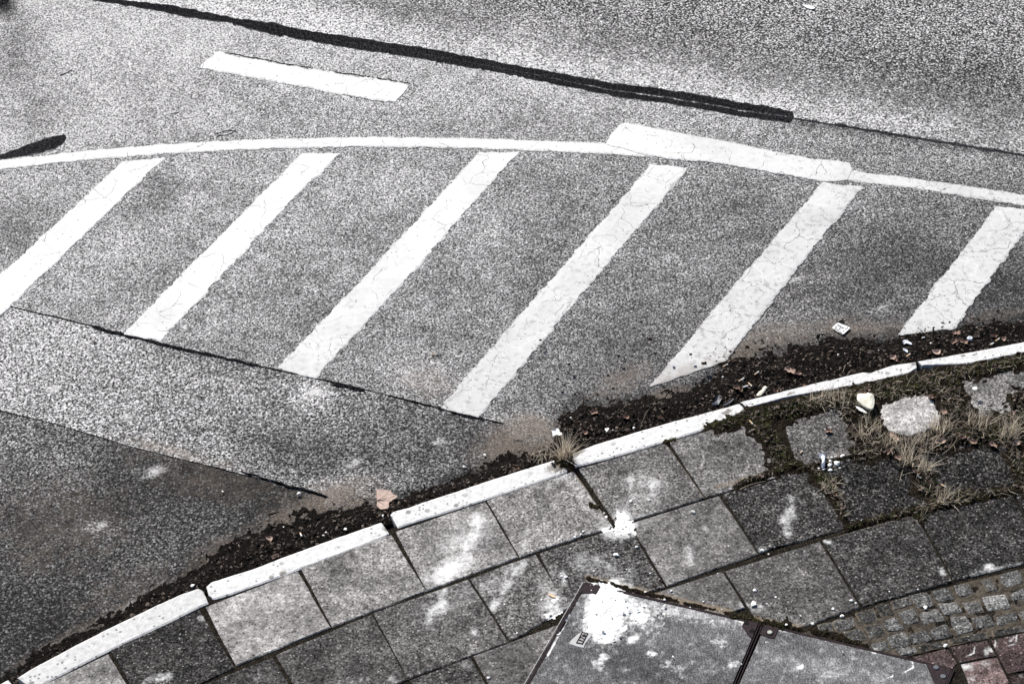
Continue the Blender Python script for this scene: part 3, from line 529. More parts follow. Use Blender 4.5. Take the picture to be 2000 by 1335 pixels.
slab([(1876, 742), (1990, 712), (2040, 790), (1915, 826)], 128, 'bluish grey slab in the verge at the right edge', .7, seed=21, blobs=[(1950, 790, 60, 20, 0, 26)])
slab([(350, 1355), (532, 1281), (608, 1405), (425, 1480)], 72, 'dark slab at the bottom edge under the palest slab', .6, seed=22)
slab([(538, 1277), (726, 1198), (797, 1325), (612, 1403)], 92, 'dark grey slab at the bottom edge, second row, left of the smeared one', .55, seed=23)
slab([(728, 1196), (914, 1130), (994, 1253), (797, 1325)], 108, 'dark slab with one bright white plaster streak in its middle', .55, seed=24)
slab([(917, 1129), (1046, 1081), (1110, 1186), (997, 1252)], 112, 'narrow cut slab dusted with plaster, left of the hatch corner', .85, seed=25, cells=42)
slab([(1052, 1080), (1226, 1023), (1299, 1145), (1116, 1206)], 90, 'dark slab touching the top corner of the hatch, with a round white pebble', .9, seed=26)
slab([(1230, 1022), (1404, 966), (1480, 1081), (1303, 1144)], 124, 'brownish grey slab with a small plaster splash near its right side', .45, seed=27)
slab([(1410, 965), (1578, 915), (1655, 1031), (1482, 1079)], 74, 'blackish slab with a vertical white streak', .95, seed=28)
slab([(1585, 912), (1764, 866), (1838, 985), (1660, 1029)], 54, 'black pebbly slab below the white plaster pieces, with a dark plastic strip', 1.15, seed=29)
slab([(1775, 872), (1962, 838), (2035, 950), (1842, 985)], 52, 'black pebbly slab surrounded by dry grass at the right', 1.15, seed=30)
slab([(800, 1327), (919, 1282), (990, 1405), (873, 1450)], 88, 'dark slab sliver at the bottom edge, third row', .6, seed=32)
slab([(924, 1280), (1087, 1219), (1160, 1340), (995, 1404)], 116, 'brownish slab meeting the left rim of the hatch', .45, seed=33)
slab([(1230, 1172), (1411, 1114), (1455, 1186), (1300, 1240)], 122, 'grey slab wedge above the hatch, bordered by tan moss', .4, seed=34)
slab([(1416, 1114), (1601, 1056), (1681, 1185), (1500, 1246)], 104, 'brownish slab with the largest plaster pebble, above the hatch joint', .5, seed=35)
slab([(1606, 1053), (1787, 1003), (1861, 1135), (1685, 1184)], 74, 'dark olive slab above the granite setts', .75, seed=36)
slab([(1791, 1001), (1972, 957), (2048, 1088), (1863, 1133)], 64, 'very dark slab at the right edge above the setts, whitened along its lower side', .85, seed=37)
slab([(1977, 955), (2160, 915), (2236, 1045), (2052, 1090)], 50, 'dark slab corner cut off by the right edge', .85, seed=38, cells=20)

kerb([(2206, 629), (2400, 593), (2600, 556)], [(2206, 651), (2400, 615), (2600, 578)], 'white kerb stone just beyond the right edge of the photo', .74, seed=8)
for q, v, g, k in (([(1990, 712), (2104, 686), (2140, 764), (2024, 790)], (118, -26), 120, 2), ([(2045, 822), (2225, 786), (2295, 895), (2115, 932)], (188, -38), 60, 2), ([(2166, 913), (2350, 874), (2425, 1003), (2242, 1043)], (188, -40), 60, 1)):
    for i in range(k): slab([(x + v[0] * (i + .0), y + v[1] * (i + .0)) for x, y in q], g, 'grey slab just beyond the right edge of the photo', .7, 20, seed=400 + i)

# ------------------------------------------------------------------ granite setts, kerb bricks, red pavers
Zc = lambda pts, x0, y0, s: [(x0 + x / s, y0 + y / s) for x, y in pts]
def sett(q, g, seed, name='granite_sett', mat=None, label=None, cat='granite sett', group='granite setts beside the hatch', n=15, roundk=.16, dome=.007, z0=PZ - .004, grow=1.17, gr=.75):
    Q = gp(q, z0); Q = Q.mean(0) + (Q - Q.mean(0)) * grow; u = np.linspace(-1, 1, n); U, V = np.meshgrid(u, u, indexing='ij')
    X = U * np.sqrt(1 - roundk * V * V); Y = V * np.sqrt(1 - roundk * U * U)
    a = ((X + 1) / 2)[..., None]; b = ((Y + 1) / 2)[..., None]
    P = (Q[0] * (1 - b) + Q[1] * b) * (1 - a) + (Q[3] * (1 - b) + Q[2] * b) * a
    P = P + (np.stack([fbm(P[..., 0] * 18, P[..., 1] * 18, seed), fbm(P[..., 0] * 18, P[..., 1] * 18, seed + 9)], -1) - .5) * .018
    P = jag(P, .004, 25, seed)
    z = z0 + dome * (1 - np.maximum(abs(U), abs(V)) ** 4) - dome + (fbm(P[..., 0] * 30, P[..., 1] * 30, seed + 3) - .5) * .008 + dome * .6
    px, py = PX(P[..., 0], P[..., 1], z0)
    o = block(name, P, z, .06, mat or M_SETT, dict(tone=alb(g * .86 + 0 * px), grain=np.full(px.shape, gr), dust=dustf(px, py) * .7, mud=.4 * sstep(.7, 1, np.maximum(abs(U), abs(V))) + (.32 if g < 123 else .08)), bevel=.005, smooth=False)
    return tag(o, label or 'weathered grey granite sett in the small-stone band between slabs and hatch', cat, group)
S5 = lambda p: Zc(p, 1720, 1080, 5.236)
S4 = lambda p: Zc(p, 1600, 1000, 3.985)
SETTS = [S5([(95, 500), (285, 440), (325, 515), (135, 580)]), S5([(305, 430), (480, 390), (550, 530), (385, 560)]), S5([(525, 385), (685, 345), (765, 465), (590, 500)]), S5([(740, 325), (890, 320), (965, 420), (790, 440)]),
         S5([(1020, 285), (1110, 250), (1205, 365), (1080, 395)]), S5([(1225, 220), (1410, 170), (1455, 300), (1260, 345)]), S5([(-50, 535), (85, 505), (140, 620), (0, 655)]), S5([(170, 600), (330, 560), (405, 690), (265, 735)]), S5([(395, 620), (580, 560), (650, 690), (450, 730)]),
         S5([(590, 520), (770, 485), (840, 610), (650, 630)]), S5([(825, 505), (1010, 480), (1065, 600), (900, 630)]), S5([(1040, 445), (1270, 415), (1330, 560), (1110, 585)]), S5([(1310, 420), (1466, 350), (1560, 460), (1370, 515)]), S5([(10, 690), (160, 650), (240, 770), (70, 805)]),
         S5([(490, 790), (670, 720), (730, 840), (560, 880)]), S5([(700, 650), (880, 640), (950, 790), (770, 825)]), S5([(930, 660), (1110, 620), (1180, 740), (990, 770)]), S5([(1180, 650), (1370, 590), (1400, 700), (1200, 745)]), S5([(1400, 610), (1480, 570), (1560, 690), (1450, 690)]),
         S5([(60, 860), (240, 800), (325, 930), (120, 975)]), S5([(285, 830), (470, 775), (520, 885), (340, 930)]), S4([(355, 885), (485, 860), (520, 960), (400, 990)]), S4([(280, 780), (430, 740), (455, 850), (330, 865)]), S4([(110, 840), (260, 800), (290, 885), (130, 935)]),
         S4([(-10, 870), (100, 850), (120, 930), (-10, 965)]), S4([(180, 930), (340, 900), (375, 985), (260, 1010)]), S4([(395, 1020), (520, 1000), (555, 1075), (440, 1085)]), S5([(1480, 330), (1600, 300), (1650, 410), (1580, 440)]), S5([(1470, 150), (1620, 120), (1670, 250), (1510, 290)])]
GV = [118, 128, 124, 142, 112, 150, 92, 126, 142, 138, 120, 172, 128, 150, 128, 140, 124, 130, 118, 152, 136, 118, 100, 122, 116, 96, 140, 120, 130]
pale = {5: 'pale granite sett with dark veins, right end of the top sett row', 11: 'lightest and largest granite sett in the band near the right edge', 13: 'pale granite sett with one dark hole in it'}
sett(WS[0], 240, 880, 'paving_slab', M_SLAB, 'whitish rounded slab in the verge right of the crumpled paper', 'paving slab', 'concrete paving slabs of the pavement', 44, .42, .022, PZ - .001, .97, .38)
for k, q in enumerate(SETTS): sett(q, GV[k], 100 + 7 * k, label=pale.get(k))
sett(S4([(595, 1065), (740, 1045), (765, 1090), (640, 1112)]), 172, 900, 'border_stone', M_SETT, 'sand coloured stone wedge against the hatch rim below the setts', 'border stone', 'narrow border stones below the setts')
for k, (q, lb) in enumerate([(S5([(330, 945), (640, 880), (680, 945), (400, 1015)]), 'left dark border brick between setts and red pavers'), (S5([(655, 885), (1100, 790), (1130, 865), (690, 945)]), 'middle long dark border brick below the setts'), (S5([(1106, 788), (1500, 725), (1530, 790), (1136, 862)]), 'right dark border brick reaching the picture edge')]):
    sett(q, 84, 950 + k, 'border_brick', M_SETT, lb, 'border brick', 'dark border bricks below the setts', roundk=.05, dome=.004, grow=1.0)
for k, (q, g, lb) in enumerate([(S5([(310, 1055), (690, 960), (793, 1120), (640, 1300)]), 92, 'brown red paver wedge in the corner above the bolted hatch plate'), (S5([(700, 955), (1100, 880), (1195, 1045), (805, 1120)]), 78, 'dark red paver with a white L shaped scratch, next to the border brick'),
                               (S5([(1115, 875), (1490, 800), (1670, 1172), (1295, 1240)]), 80, 'large dark red paver at the right edge with a white scratch'), (S5([(810, 1125), (1195, 1052), (1330, 1330), (930, 1420)]), 126, 'pinkish pale paver dusted white beside the hatch corner'),
                               (S5([(1300, 1250), (1672, 1182), (1750, 1340), (1370, 1420)]), 72, 'dark red paver in the bottom right corner'), (S5([(640, 1310), (800, 1150), (925, 1424), (700, 1500)]), 140, 'pale dusty paver strip right of the hatch rim')][:5]):
    slab(q, g, lb, .5, 44, 'red_paver', M_RED, 'paver', 'red clinker pavers in the corner', 300 + k, .05, (), .003, PZ - .002, .004)
# ------------------------------------------------------------------ two-leaf access hatch set in the pavement
HZ = PZ + .002
def plate(name, poly, z, depth, mat, parent=None, bevel=.002, attrs=None):
    """extruded flat polygon with a chamfered top edge"""
    P = np.array(poly, float); c = P.mean(0); n = len(P)
    I = np.array([p + (c - p) / np.linalg.norm(c - p) * bevel for p in P])
    V = [(*p, z) for p in I] + [(*p, z - bevel) for p in P] + [(*p, z - depth) for p in P]
    area = sum(P[i][0] * P[(i + 1) % n][1] - P[(i + 1) % n][0] * P[i][1] for i in range(n))
    F = [tuple(range(n))]
    for k in (0, 1):
        for i in range(n): F.append((k * n + i, (k + 1) * n + i, (k + 1) * n + (i + 1) % n, k * n + (i + 1) % n))
    if area < 0: F = [f[::-1] for f in F]
    return mesh(name, V, F, mat, attrs, parent=parent)
def bar(a, b, w0, w1): # a bar between two ground points, offset w0..w1 to the left
    a = np.array(a); b = np.array(b); t = (b - a) / np.linalg.norm(b - a); nn = np.array([-t[1], t[0]])
    return [a + nn * w0, b + nn * w0, b + nn * w1, a + nn * w1]
def ring(name, c, r, z, h, mat, parent, hollow=0, seg=14):
    V = []; F = []
    for k, (rr, zz) in enumerate([(r, z), (r, z + h * .6), (r * .8, z + h), (hollow * r, z + h)] + ([(hollow * r, z - .004)] if hollow else [])):
        for i in range(seg): V.append((c[0] + rr * math.cos(2 * math.pi * i / seg), c[1] + rr * math.sin(2 * math.pi * i / seg), zz))
        if k:
            for i in range(seg): F.append(((k - 1) * seg + i, (k - 1) * seg + (i + 1) % seg, k * seg + (i + 1) % seg, k * seg + i))
    F.append(tuple(range(len(V) - seg, len(V))))
    return mesh(name, V, F, mat, parent=parent)
def infill(quad, g, blobs=()):
    Q = gp(quad, HZ); n = 130; pr = inner_par(n, .004); a = pr[:, None, None]; b = pr[None, :, None]
    P = (Q[0] * (1 - b) + Q[1] * b) * (1 - a) + (Q[3] * (1 - b) + Q[2] * b) * a
    px, py = PX(P[..., 0], P[..., 1], HZ); gg = g + 0 * px
    for x, y, ra, rb, r, k in blobs: gg = gg + k * blob(px, py, x, y, ra, rb, r)
    z = HZ + (fbm(P[..., 0] * 5, P[..., 1] * 5, 71) - .5) * .002
    return P, z, dict(tone=alb(gg), grain=np.full(px.shape, .6), dust=dustf(px, py), mud=0 * px)
def hatchmat():
    m = N('brushed_concrete', .92, .05)
    rot = math.radians(62)
    br = m.noise(60, 3, .6, co=m.mapping((3.2, .5, 1), rot)); a = m.noise(120, 3, .75); big = m.noise(6, 5, .65); med = m.noise(22, 5, .7)
    e = m.ma('MULTIPLY', m.ma('SUBTRACT', br, .5), 1.7)
    e = m.ma('ADD', e, m.ma('MULTIPLY', m.ma('SUBTRACT', a, .5), 3.4)); e = m.ma('ADD', e, m.ma('MULTIPLY', m.ma('SUBTRACT', big, .5), 1.2)); e = m.ma('ADD', e, m.ma('MULTIPLY', m.ma('SUBTRACT', med, .5), 2.2))
    v = m.ma('MINIMUM', m.ma('MULTIPLY', m.attr('tone'), m.ma('EXPONENT', e)), .7)
    du = m.ma('ADD', m.attr('dust'), m.ma('MULTIPLY', m.ma('SUBTRACT', m.noise(38, 6, .75), .5), 1.3)); sm = m.step(m.noise(11, 7, .8), .56, .8)
    du = m.ma('MAXIMUM', m.step(du, .3, .85), m.ma('MULTIPLY', sm, .5))
    col = m.mix(du, m.grey(v, (1, .985, 1)), m.mix(m.step(m.vor(50), .9, .95), (.84, .84, .83), (.6, .6, .6))); m.color(col)
    m.bump(m.ma('ADD', br, m.ma('ADD', med, m.ma('MULTIPLY', m.noise(70, 3, .7), m.attr('dust')))), .6, .004); return m.m
M_HATCH = hatchmat()
HC = [(1143, 1137), (1486, 1217.5), (1863, 1306)]          # traced back edge of the opening
HL = (959, 1456); HM = (1386, 1456); HR = (1800, 1456)
def g1(p, z=HZ): return G(*p, z)
lidA = thing('access_hatch', (*g1((1250, 1290)), PZ), 'left concrete filled hatch leaf with a white plaster heap and small number plate', 'access hatch', 'leaves of the pavement hatch')
lidB = thing('access_hatch', (*g1((1620, 1340)), PZ), 'right concrete filled hatch leaf with bolted corner plates', 'access hatch', 'leaves of the pavement hatch')
def par(o, root):
    o.parent = root; o.matrix_parent_inverse = Matrix.Translation(root.location).inverted(); return o
P, z, at = infill([(1147, 1142), (1480, 1219.5), (1378, 1456), (968, 1456)], 122, [(1240, 1170, 120, 14, 13, 50), (1360, 1200, 80, 10, 13, 40), (1250, 1300, 160, 40, 20, -18)])
par(block('concrete_infill', P, z, .05, M_HATCH, at, bevel=.001), lidA)
P, z, at = infill([(1494, 1222.5), (1858, 1307.5), (1796, 1456), (1390, 1456)], 130, [(1640, 1310, 160, 20, 14, 26), (1560, 1260, 100, 20, 14, -12)])
par(block('concrete_infill', P, z, .05, M_HATCH, at, bevel=.001), lidB)
A0, A1, A2 = g1(HC[0]), g1(HC[1]), g1(HC[2]); L0, M0, R0 = g1(HL), g1(HM), g1(HR)
for a, b, w, root, lb in ((A0, A1, (-.003, -.009), lidA, None), (L0, A0, (-.003, -.009), lidA, None), (A1, M0, (-.003, -.007), lidA, None), (A1, A2, (-.003, -.009), lidB, None), (M0, A1, (-.006, -.01), lidB, None), (A2, R0, (-.003, -.012), lidB, None)):
    if (w[0] < -.0065): a = a + (b - a) * 0; 
    par(plate('rim', bar(a, b, *w), HZ + .001, .05, M_METAL, bevel=.001), root)
CPs = [(lidA, [(1143, 1141), (1173, 1146.5), (1164, 1160), (1131, 1157)], 'corner_plate', 'corner plate half hidden by plaster'), (lidA, [(1455, 1210.5), (1481, 1216.5), (1469, 1247), (1463, 1243), (1449, 1222)], 'corner_plate', 'corner plate with two empty bolt holes'),
       (lidB, [(1492, 1220), (1521, 1226.5), (1512, 1247), (1500, 1244), (1483, 1238.5)], 'corner_plate', 'corner plate with one limed bolt'), (lidB, [(1809, 1296.5), (1857, 1307.5), (1838, 1352), (1830, 1346)], 'corner_plate', 'triangular corner plate with two dark bolts')]
for root, q, nm, lb in CPs: tag(par(plate(nm, gp(q, HZ), HZ + .0035, .01, M_METAL, bevel=.001), root), lb)
for p in ((1458, 1217), (1469, 1232.5)): par(ring('bolt_hole', g1(p), .0135, HZ + .003, .0012, M_BLACK, None), lidA)
par(ring('bolt', g1((1503.5, 1236)), .019, HZ + .003, .002, M_BLACK, None), lidB); par(ring('bolt', g1((1503.5, 1235.7)), .0135, HZ + .004, .006, M_BOLTL, None, seg=8), lidB)
for p in ((1828.5, 1304), (1842, 1321.5)): par(ring('bolt', g1(p), .0145, HZ + .003, .006, M_BOLT, None, seg=10), lidB)
M_PATCHC = plain('smooth_mortar', (.46, .46, .455), .85, .08, 60)
bp = par(plate('mortar_patch', gp([(1111, 1257), (1116, 1249), (1127, 1239), (1137, 1233), (1158, 1235), (1156, 1241), (1151, 1247), (1143, 1257), (1140, 1265), (1129, 1263)], HZ), HZ + .003, .006, M_PATCHC), lidA)
BQ = gp([(1136.3, 1234), (1149, 1237.3), (1138, 1258.6), (1125, 1255.8)], HZ)
nb = plate('number_plate', BQ, HZ + .005, .004, M_STEEL, bevel=.0008); par(nb, lidA)
for i in range(4):
    a, b = BQ[i], BQ[(i + 1) % 4]; rb = plate('plate_border', bar(a, b, -.001, -.0045), HZ + .007, .003, M_METAL, bevel=.0005); par(rb, lidA)
tc = bpy.data.curves.new('number', 'FONT'); tc.body = '176'; tc.size = .036; tc.extrude = .0015; tc.align_x = 'CENTER'; tc.align_y = 'CENTER'
to = bpy.data.objects.new('number', tc); C.objects.link(to)
bpy.context.view_layer.update(); tm = bpy.data.meshes.new_from_object(to.evaluated_get(bpy.context.evaluated_depsgraph_get())); bpy.data.objects.remove(to)
tm.materials.clear(); tm.materials.append(M_BLACK); nt = bpy.data.objects.new('number', tm); C.objects.link(nt)
bc = BQ.mean(0); bd = (BQ[0] + BQ[1]) / 2 - (BQ[2] + BQ[3]) / 2; par(nt, lidA)
nt.matrix_parent_inverse = Matrix.Translation(lidA.location).inverted(); nt.location = (bc[0], bc[1], HZ + .0065); nt.rotation_euler = (0, 0, math.atan2(bd[1], bd[0])); nt.scale = (1, .95, 1)
fr = thing('steel_edging', (*A0, PZ), 'thin dark steel edging let into the paving around both hatch leaves', 'steel edging')
for a, b in ((A0, A2), (L0, A0), (A2, R0)): par(plate('edging_bar', bar(a, b, -.001, .004), HZ + .0005, .05, M_METAL, bevel=.001), fr)
par(plate('edging_bar', bar(L0, A0, .009, .013), HZ + .001, .05, M_STEEL, bevel=.001), fr)

# loose plaster powder lying where bags of rubble were dropped
def heap(name, x0, x1, y0, y1, cut, zb, label):
    X, Y = np.meshgrid(np.arange(x0, x1, 1.6), np.arange(y0, y1, 1.5), indexing='ij'); P = G(X, Y, zb)
    nz = fbm(P[..., 0] * 26, P[..., 1] * 26, 61, 5); d = dustf(X, Y) + (nz - .5) * 1.0
    z = zb - .003 + .014 * np.clip(d - cut, -.3, .55) + .006 * (vn(P[..., 0] * 130, P[..., 1] * 130, 3) - .5) * np.clip(d - cut + .3, 0, 1)
    F = gridfaces(*X.shape); F = F[(d > cut - .12).reshape(-1)[F].any(1)]; V = np.concatenate([P, z[..., None]], -1).reshape(-1, 3); F = upfix(V, F); us = np.unique(F); rm = np.full(len(V), -1); rm[us] = np.arange(len(us))
    return tag(mesh(name, V[us], rm[F], M_CHIP), label, 'plaster powder', kind='stuff')
heap('plaster_powder', 1120, 1300, 1130, 1260, .72, HZ + .0035, 'heap of white plaster powder on the top corner of the hatch')
heap('plaster_powder', 1040, 1114, 1150, 1212, .74, PZ + .002, 'white plaster powder beside the left edging of the hatch')
heap('plaster_powder', 1170, 1250, 990, 1060, .76, PZ + .002, 'white plaster powder spilt across the slab joint above the dark slab')

# ------------------------------------------------------------------ verge: moss and soil creeping over the slabs
VG = [([(1410, 832), (1455, 816), (1540, 796), (1640, 774), (1720, 758), (1800, 742), (1900, 726), (2000, 706), (2300, 650)], 13, 1.0), ([(1460, 822), (1540, 806), (1640, 786), (1760, 764)], 11, 1.0), ([(1470, 815), (1500, 850), (1520, 885), (1528, 905)], 19, 1.0), ([(1440, 948), (1490, 930), (1540, 912), (1565, 905)], 7, .9),
      ([(1650, 785), (1670, 790), (1690, 795)], 22, 1), ([(1690, 800), (1700, 840), (1712, 872)], 22, 1), ([(1680, 885), (1720, 872), (1790, 868), (1850, 862)], 22, 1), ([(1850, 850), (1920, 842), (2020, 818)], 26, 1), ([(1740, 765), (1780, 760), (1830, 758), (1860, 780), (1868, 815), (1860, 850)], 21, 1),
      ([(1860, 745), (1872, 775), (1885, 812), (1920, 830)], 15, 1), ([(1780, 875), (1796, 915), (1812, 945), (1835, 975)], 19, .95), ([(1800, 955), (1850, 975), (1890, 970)], 15, .9), ([(1590, 918), (1612, 945), (1636, 978), (1650, 1010)], 9, .9), ([(1600, 930), (1625, 945)], 16, .8),
      ([(1655, 1030), (1700, 1018), (1750, 1006)], 5, .8), ([(1750, 1005), (1800, 995), (1850, 985), (1920, 968), (1990, 953), (2060, 938)], 8, .9), ([(1790, 1003), (1800, 1015)], 10, .8), ([(1974, 850), (1985, 900), (2005, 950)], 17, .95), ([(1990, 780), (2010, 830)], 20, 1), ([(1560, 918), (1600, 905), (1650, 893)], 5, .8),
      ([(1380, 836), (1420, 822)], 7, .8), ([(1640, 790), (1668, 850), (1690, 880)], 10, .9), ([(1300, 864), (1320, 858)], 4, .7), ([(1150, 1130), (1200, 1143), (1300, 1168), (1400, 1192), (1480, 1211), (1560, 1228)], 4, .72), ([(1430, 1203), (1500, 1216), (1540, 1222)], 7, .8), ([(1590, 1228), (1690, 1262)], 5, .75), ([(1090, 905), (1112, 908)], 9, .8), ([(1155, 985), (1168, 990)], 4, .7),
      ([(1665, 778), (1700, 772)], 12, 1), ([(1600, 778), (1660, 768)], 12, .9), ([(1535, 815), (1540, 800)], 14, .9)]
def vergef(px, py):
    d = np.zeros_like(px)
    for ln, r, k in VG: d = np.maximum(d, k * (1 - .5 * np.clip(lined(px, py, ln) / r, 0, 4)))
    return np.clip(d, -.5, 1)          # .5 at the radius
gx = np.arange(1050, 2160, 2.6); gy = np.arange(650, 1300, 2.4); GX, GY = np.meshgrid(gx, gy, indexing='ij')
P = G(GX, GY, PZ); mk = vergef(GX, GY); nz = fbm(P[..., 0] * 32, P[..., 1] * 32, 31, 4)
VZ = PZ + .002 + .018 * (mk - .5 + (nz - .5) * .9) + .012 * (fbm(P[..., 0] * 60, P[..., 1] * 60, 8, 2) - .5)
keep = (mk + (nz - .5) * .75 > .25)
F = gridfaces(*GX.shape); F = F[keep.reshape(-1)[F].any(1)]
V = np.concatenate([P, VZ[..., None]], -1).reshape(-1, 3); F = upfix(V, F); us = np.unique(F); rm = np.full(len(V), -1); rm[us] = np.arange(len(us))
verge = tag(mesh('verge_soil', V[us], rm[F], M_SOIL), 'dark mossy soil with crumbs creeping over the verge slabs', 'soil', kind='stuff')
bvV = BVHTree.FromPolygons([tuple(v) for v in V[us]], [tuple(f) for f in rm[F].tolist()])
def pave_z(x, y):
    h = bvV.ray_cast(Vector((x, y, 1)), Vector((0, 0, -1)))[0]
    return max(PZ, h.z if h else PZ)
def on_pave(px, py):
    x, y = G(px, py, PZ); z = pave_z(x, y); x, y = G(px, py, z); return np.array([x, y, z])

# ------------------------------------------------------------------ gutter: mound of black leaf humus along the kerb
nu, nv = 900, 44
Uu = gp(UPB); Kk = shift(KG, -.02)
Kc = np.concatenate([resample(Kk, 4000)]); U = resample(Uu, nu)
D = np.array([Kc[np.argmin(((Kc - u) ** 2).sum(1))] for u in U]); D = np.stack([np.convolve(np.pad(D[:, k], 12, 'edge'), np.ones(25) / 25, 'valid') for k in (0, 1)], -1)
wd = np.linalg.norm(D - U, axis=1); w = (np.linspace(0, 1, nv)[None, :] * (1 + np.minimum(.13 / wd, 1.2)[:, None]) - np.minimum(.13 / wd, 1.2)[:, None])[..., None]; dm = w[..., 0] * wd[:, None]
P = U[:, None] * (1 - w) + D[:, None] * w
hh = np.clip(wd * .12, .01, .032)[:, None]; ww = w[..., 0]
MZ = hh * sstep(0, .5, ww) + np.where(dm < 0, dm * .12, np.minimum(dm, .06) * .1) - .002 + .03 * (fbm(P[..., 0] * 16, P[..., 1] * 16, 51, 4) - .5) * np.clip(wd / .25, .35, 1)[:, None] + .012 * (fbm(P[..., 0] * 70, P[..., 1] * 70, 52, 2) - .5)
V = np.concatenate([P, MZ[..., None]], -1).reshape(-1, 3); F = upfix(V, gridfaces(nu, nv))
tag(mesh('leaf_humus', V, F, M_HUMUS), 'black rotting leaf litter and dirt banked along the gutter', 'litter', kind='stuff')
bvM = BVHTree.FromPolygons([tuple(v) for v in V], [tuple(f) for f in F.tolist()])
def road_z(x, y):
    h = bvM.ray_cast(Vector((x, y, 1)), Vector((0, 0, -1)))[0]
    return max(.002, h.z if h else .002)
def on_road(px, py):
    x, y = G(px, py, 0); z = road_z(x, y)
    for _ in range(3): x, y = G(px, py, z); z = road_z(x, y)
    return np.array([x, y, z])
def cand(n, x0, x1, y0, y1, lo, hi, extra=None):
    rs = np.random.RandomState(n); px = rs.uniform(x0, x1, n * 14); py = rs.uniform(y0, y1, n * 14); m = vergef(px, py) > rs.uniform(lo, hi, n * 14)
    if extra is not None: m &= extra(px, py, rs)
    i = np.nonzero(m)[0][:n]; return list(zip(*[v for v in (px[i], py[i])]))
# bits of dead leaf, stalk and grit scattered through it
def bits(name, pts, zf, lo, hi, mat, label, shade, tilt=.5, lift=.004):
    V = []; F = []; S = []
    for (x, y) in pts:
        z = zf(x, y) + lift; L = rnd.uniform(lo, hi) * rnd.choice((.5, .8, 1, 1)); W = L * rnd.uniform(.15, .75); a = rnd.uniform(0, 6.283)
        ux = Vector((math.cos(a), math.sin(a), rnd.uniform(-tilt, tilt))); vx = Vector((-math.sin(a), math.cos(a), rnd.uniform(-tilt, tilt)))
        k = len(V); o = Vector((x, y, z)); s = shade()
        pr = [o - ux * L / 2, o - vx * W / 2 - ux * L * rnd.uniform(0, .3), o + vx * W * .1 * rnd.uniform(-1, 1) + Vector((0, 0, W * .25)), o + vx * W / 2 + ux * L * rnd.uniform(-.1, .2), o + ux * L / 2]
        V += pr; F += [(k, k + 1, k + 2), (k + 1, k + 4, k + 2), (k + 4, k + 3, k + 2), (k + 3, k, k + 2)]; S += [s] * 5
    V = [tuple(v) for v in V]
    return tag(mesh(name, V, F, mat, dict(shade=S)), label, 'litter', kind='stuff')
pts = []
while len(pts) < 10500:
    i = rnd.random(); k = min(nu - 1, int(i * nu)); 
    if rnd.random() > min(1, wd[k] / .45 + .12): continue
    t = rnd.random() ** .8 * 1.3 - .3; q = U[k] * (1 - t) + D[k] * t
    if road_z(*q) > .004 or rnd.random() < .22: pts.append((q[0], q[1]))
bits('leaf_litter', pts, road_z, .006, .03, M_FLAKE, 'small dark scraps of dead leaves and stalks in the gutter', lambda: rnd.random() ** 3.4, .5)
pts = [tuple(G(a, b, PZ)) for a, b in cand(3600, 1390, 2080, 690, 1035, .5, .8)]
bits('verge_litter', pts, pave_z, .008, .035, M_FLAKE, 'brown leaf scraps lying among the grass of the verge', lambda: rnd.random() ** 1.9, .6, .008)

# ------------------------------------------------------------------ grass
def blades(name, specs, mat, label=None, cat=None, group=None, kind=None, loc=None):
    V = []; F = []; S = []
    o = Vector(loc) if loc is not None else Vector((0, 0, 0))
    for (x, y, z, az, lean, L, w, curl, s) in specs:
        k = len(V); d = Vector((math.cos(az), math.sin(az), 0)); sd_ = Vector((-math.sin(az), math.cos(az), 0)); p = Vector((x, y, z)) - o; ns = 4; ang = lean
        for j in range(ns + 1):
            wj = w * (1 - .85 * (j / ns) ** 1.5) / 2
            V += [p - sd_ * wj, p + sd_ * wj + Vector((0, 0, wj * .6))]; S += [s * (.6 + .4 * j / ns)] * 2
            p = p + (d * math.sin(ang) + Vector((0, 0, math.cos(ang)))) * (L / ns); ang += curl / ns
        for j in range(ns): F.append((k + 2 * j, k + 2 * j + 1, k + 2 * j + 3, k + 2 * j + 2))
    ob = mesh(name, [tuple(v) for v in V], F, mat, dict(shade=S))
    if loc is not None: ob.location = loc
    return tag(ob, label, cat, group, kind)
def patchy(px, py, rs):
    nk = (lined(px, py, VG[0][0]) < 24) | (lined(px, py, VG[2][0]) < 22)
    return nk | (fbm(px * .02, py * .035, 12) > rs.uniform(.35, .62, len(px)))
sp = []
for px, py in cand(9000, 1370, 2100, 680, 1030, .5, .75, patchy):
    x, y = G(px, py, PZ)
    sp.append((x, y, pave_z(x, y) - .004, rnd.uniform(0, 6.28), rnd.uniform(.2, 1.3), rnd.uniform(.012, .035), rnd.uniform(.002, .004), rnd.uniform(0, .9), rnd.random() ** 1.6))
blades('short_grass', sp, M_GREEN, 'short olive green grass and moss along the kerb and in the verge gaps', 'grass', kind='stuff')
sp = []
for px, py in cand(1100, 1575, 2100, 690, 1030, .5, .85):
    x, y = G(px, py, PZ); sp.append((x, y, pave_z(x, y), rnd.uniform(0, 6.28), rnd.uniform(.7, 1.5), rnd.uniform(.03, .075), rnd.uniform(.002, .0034), rnd.uniform(-.2, .5), rnd.random() ** .9))
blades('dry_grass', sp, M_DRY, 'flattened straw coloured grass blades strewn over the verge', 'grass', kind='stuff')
sp = []
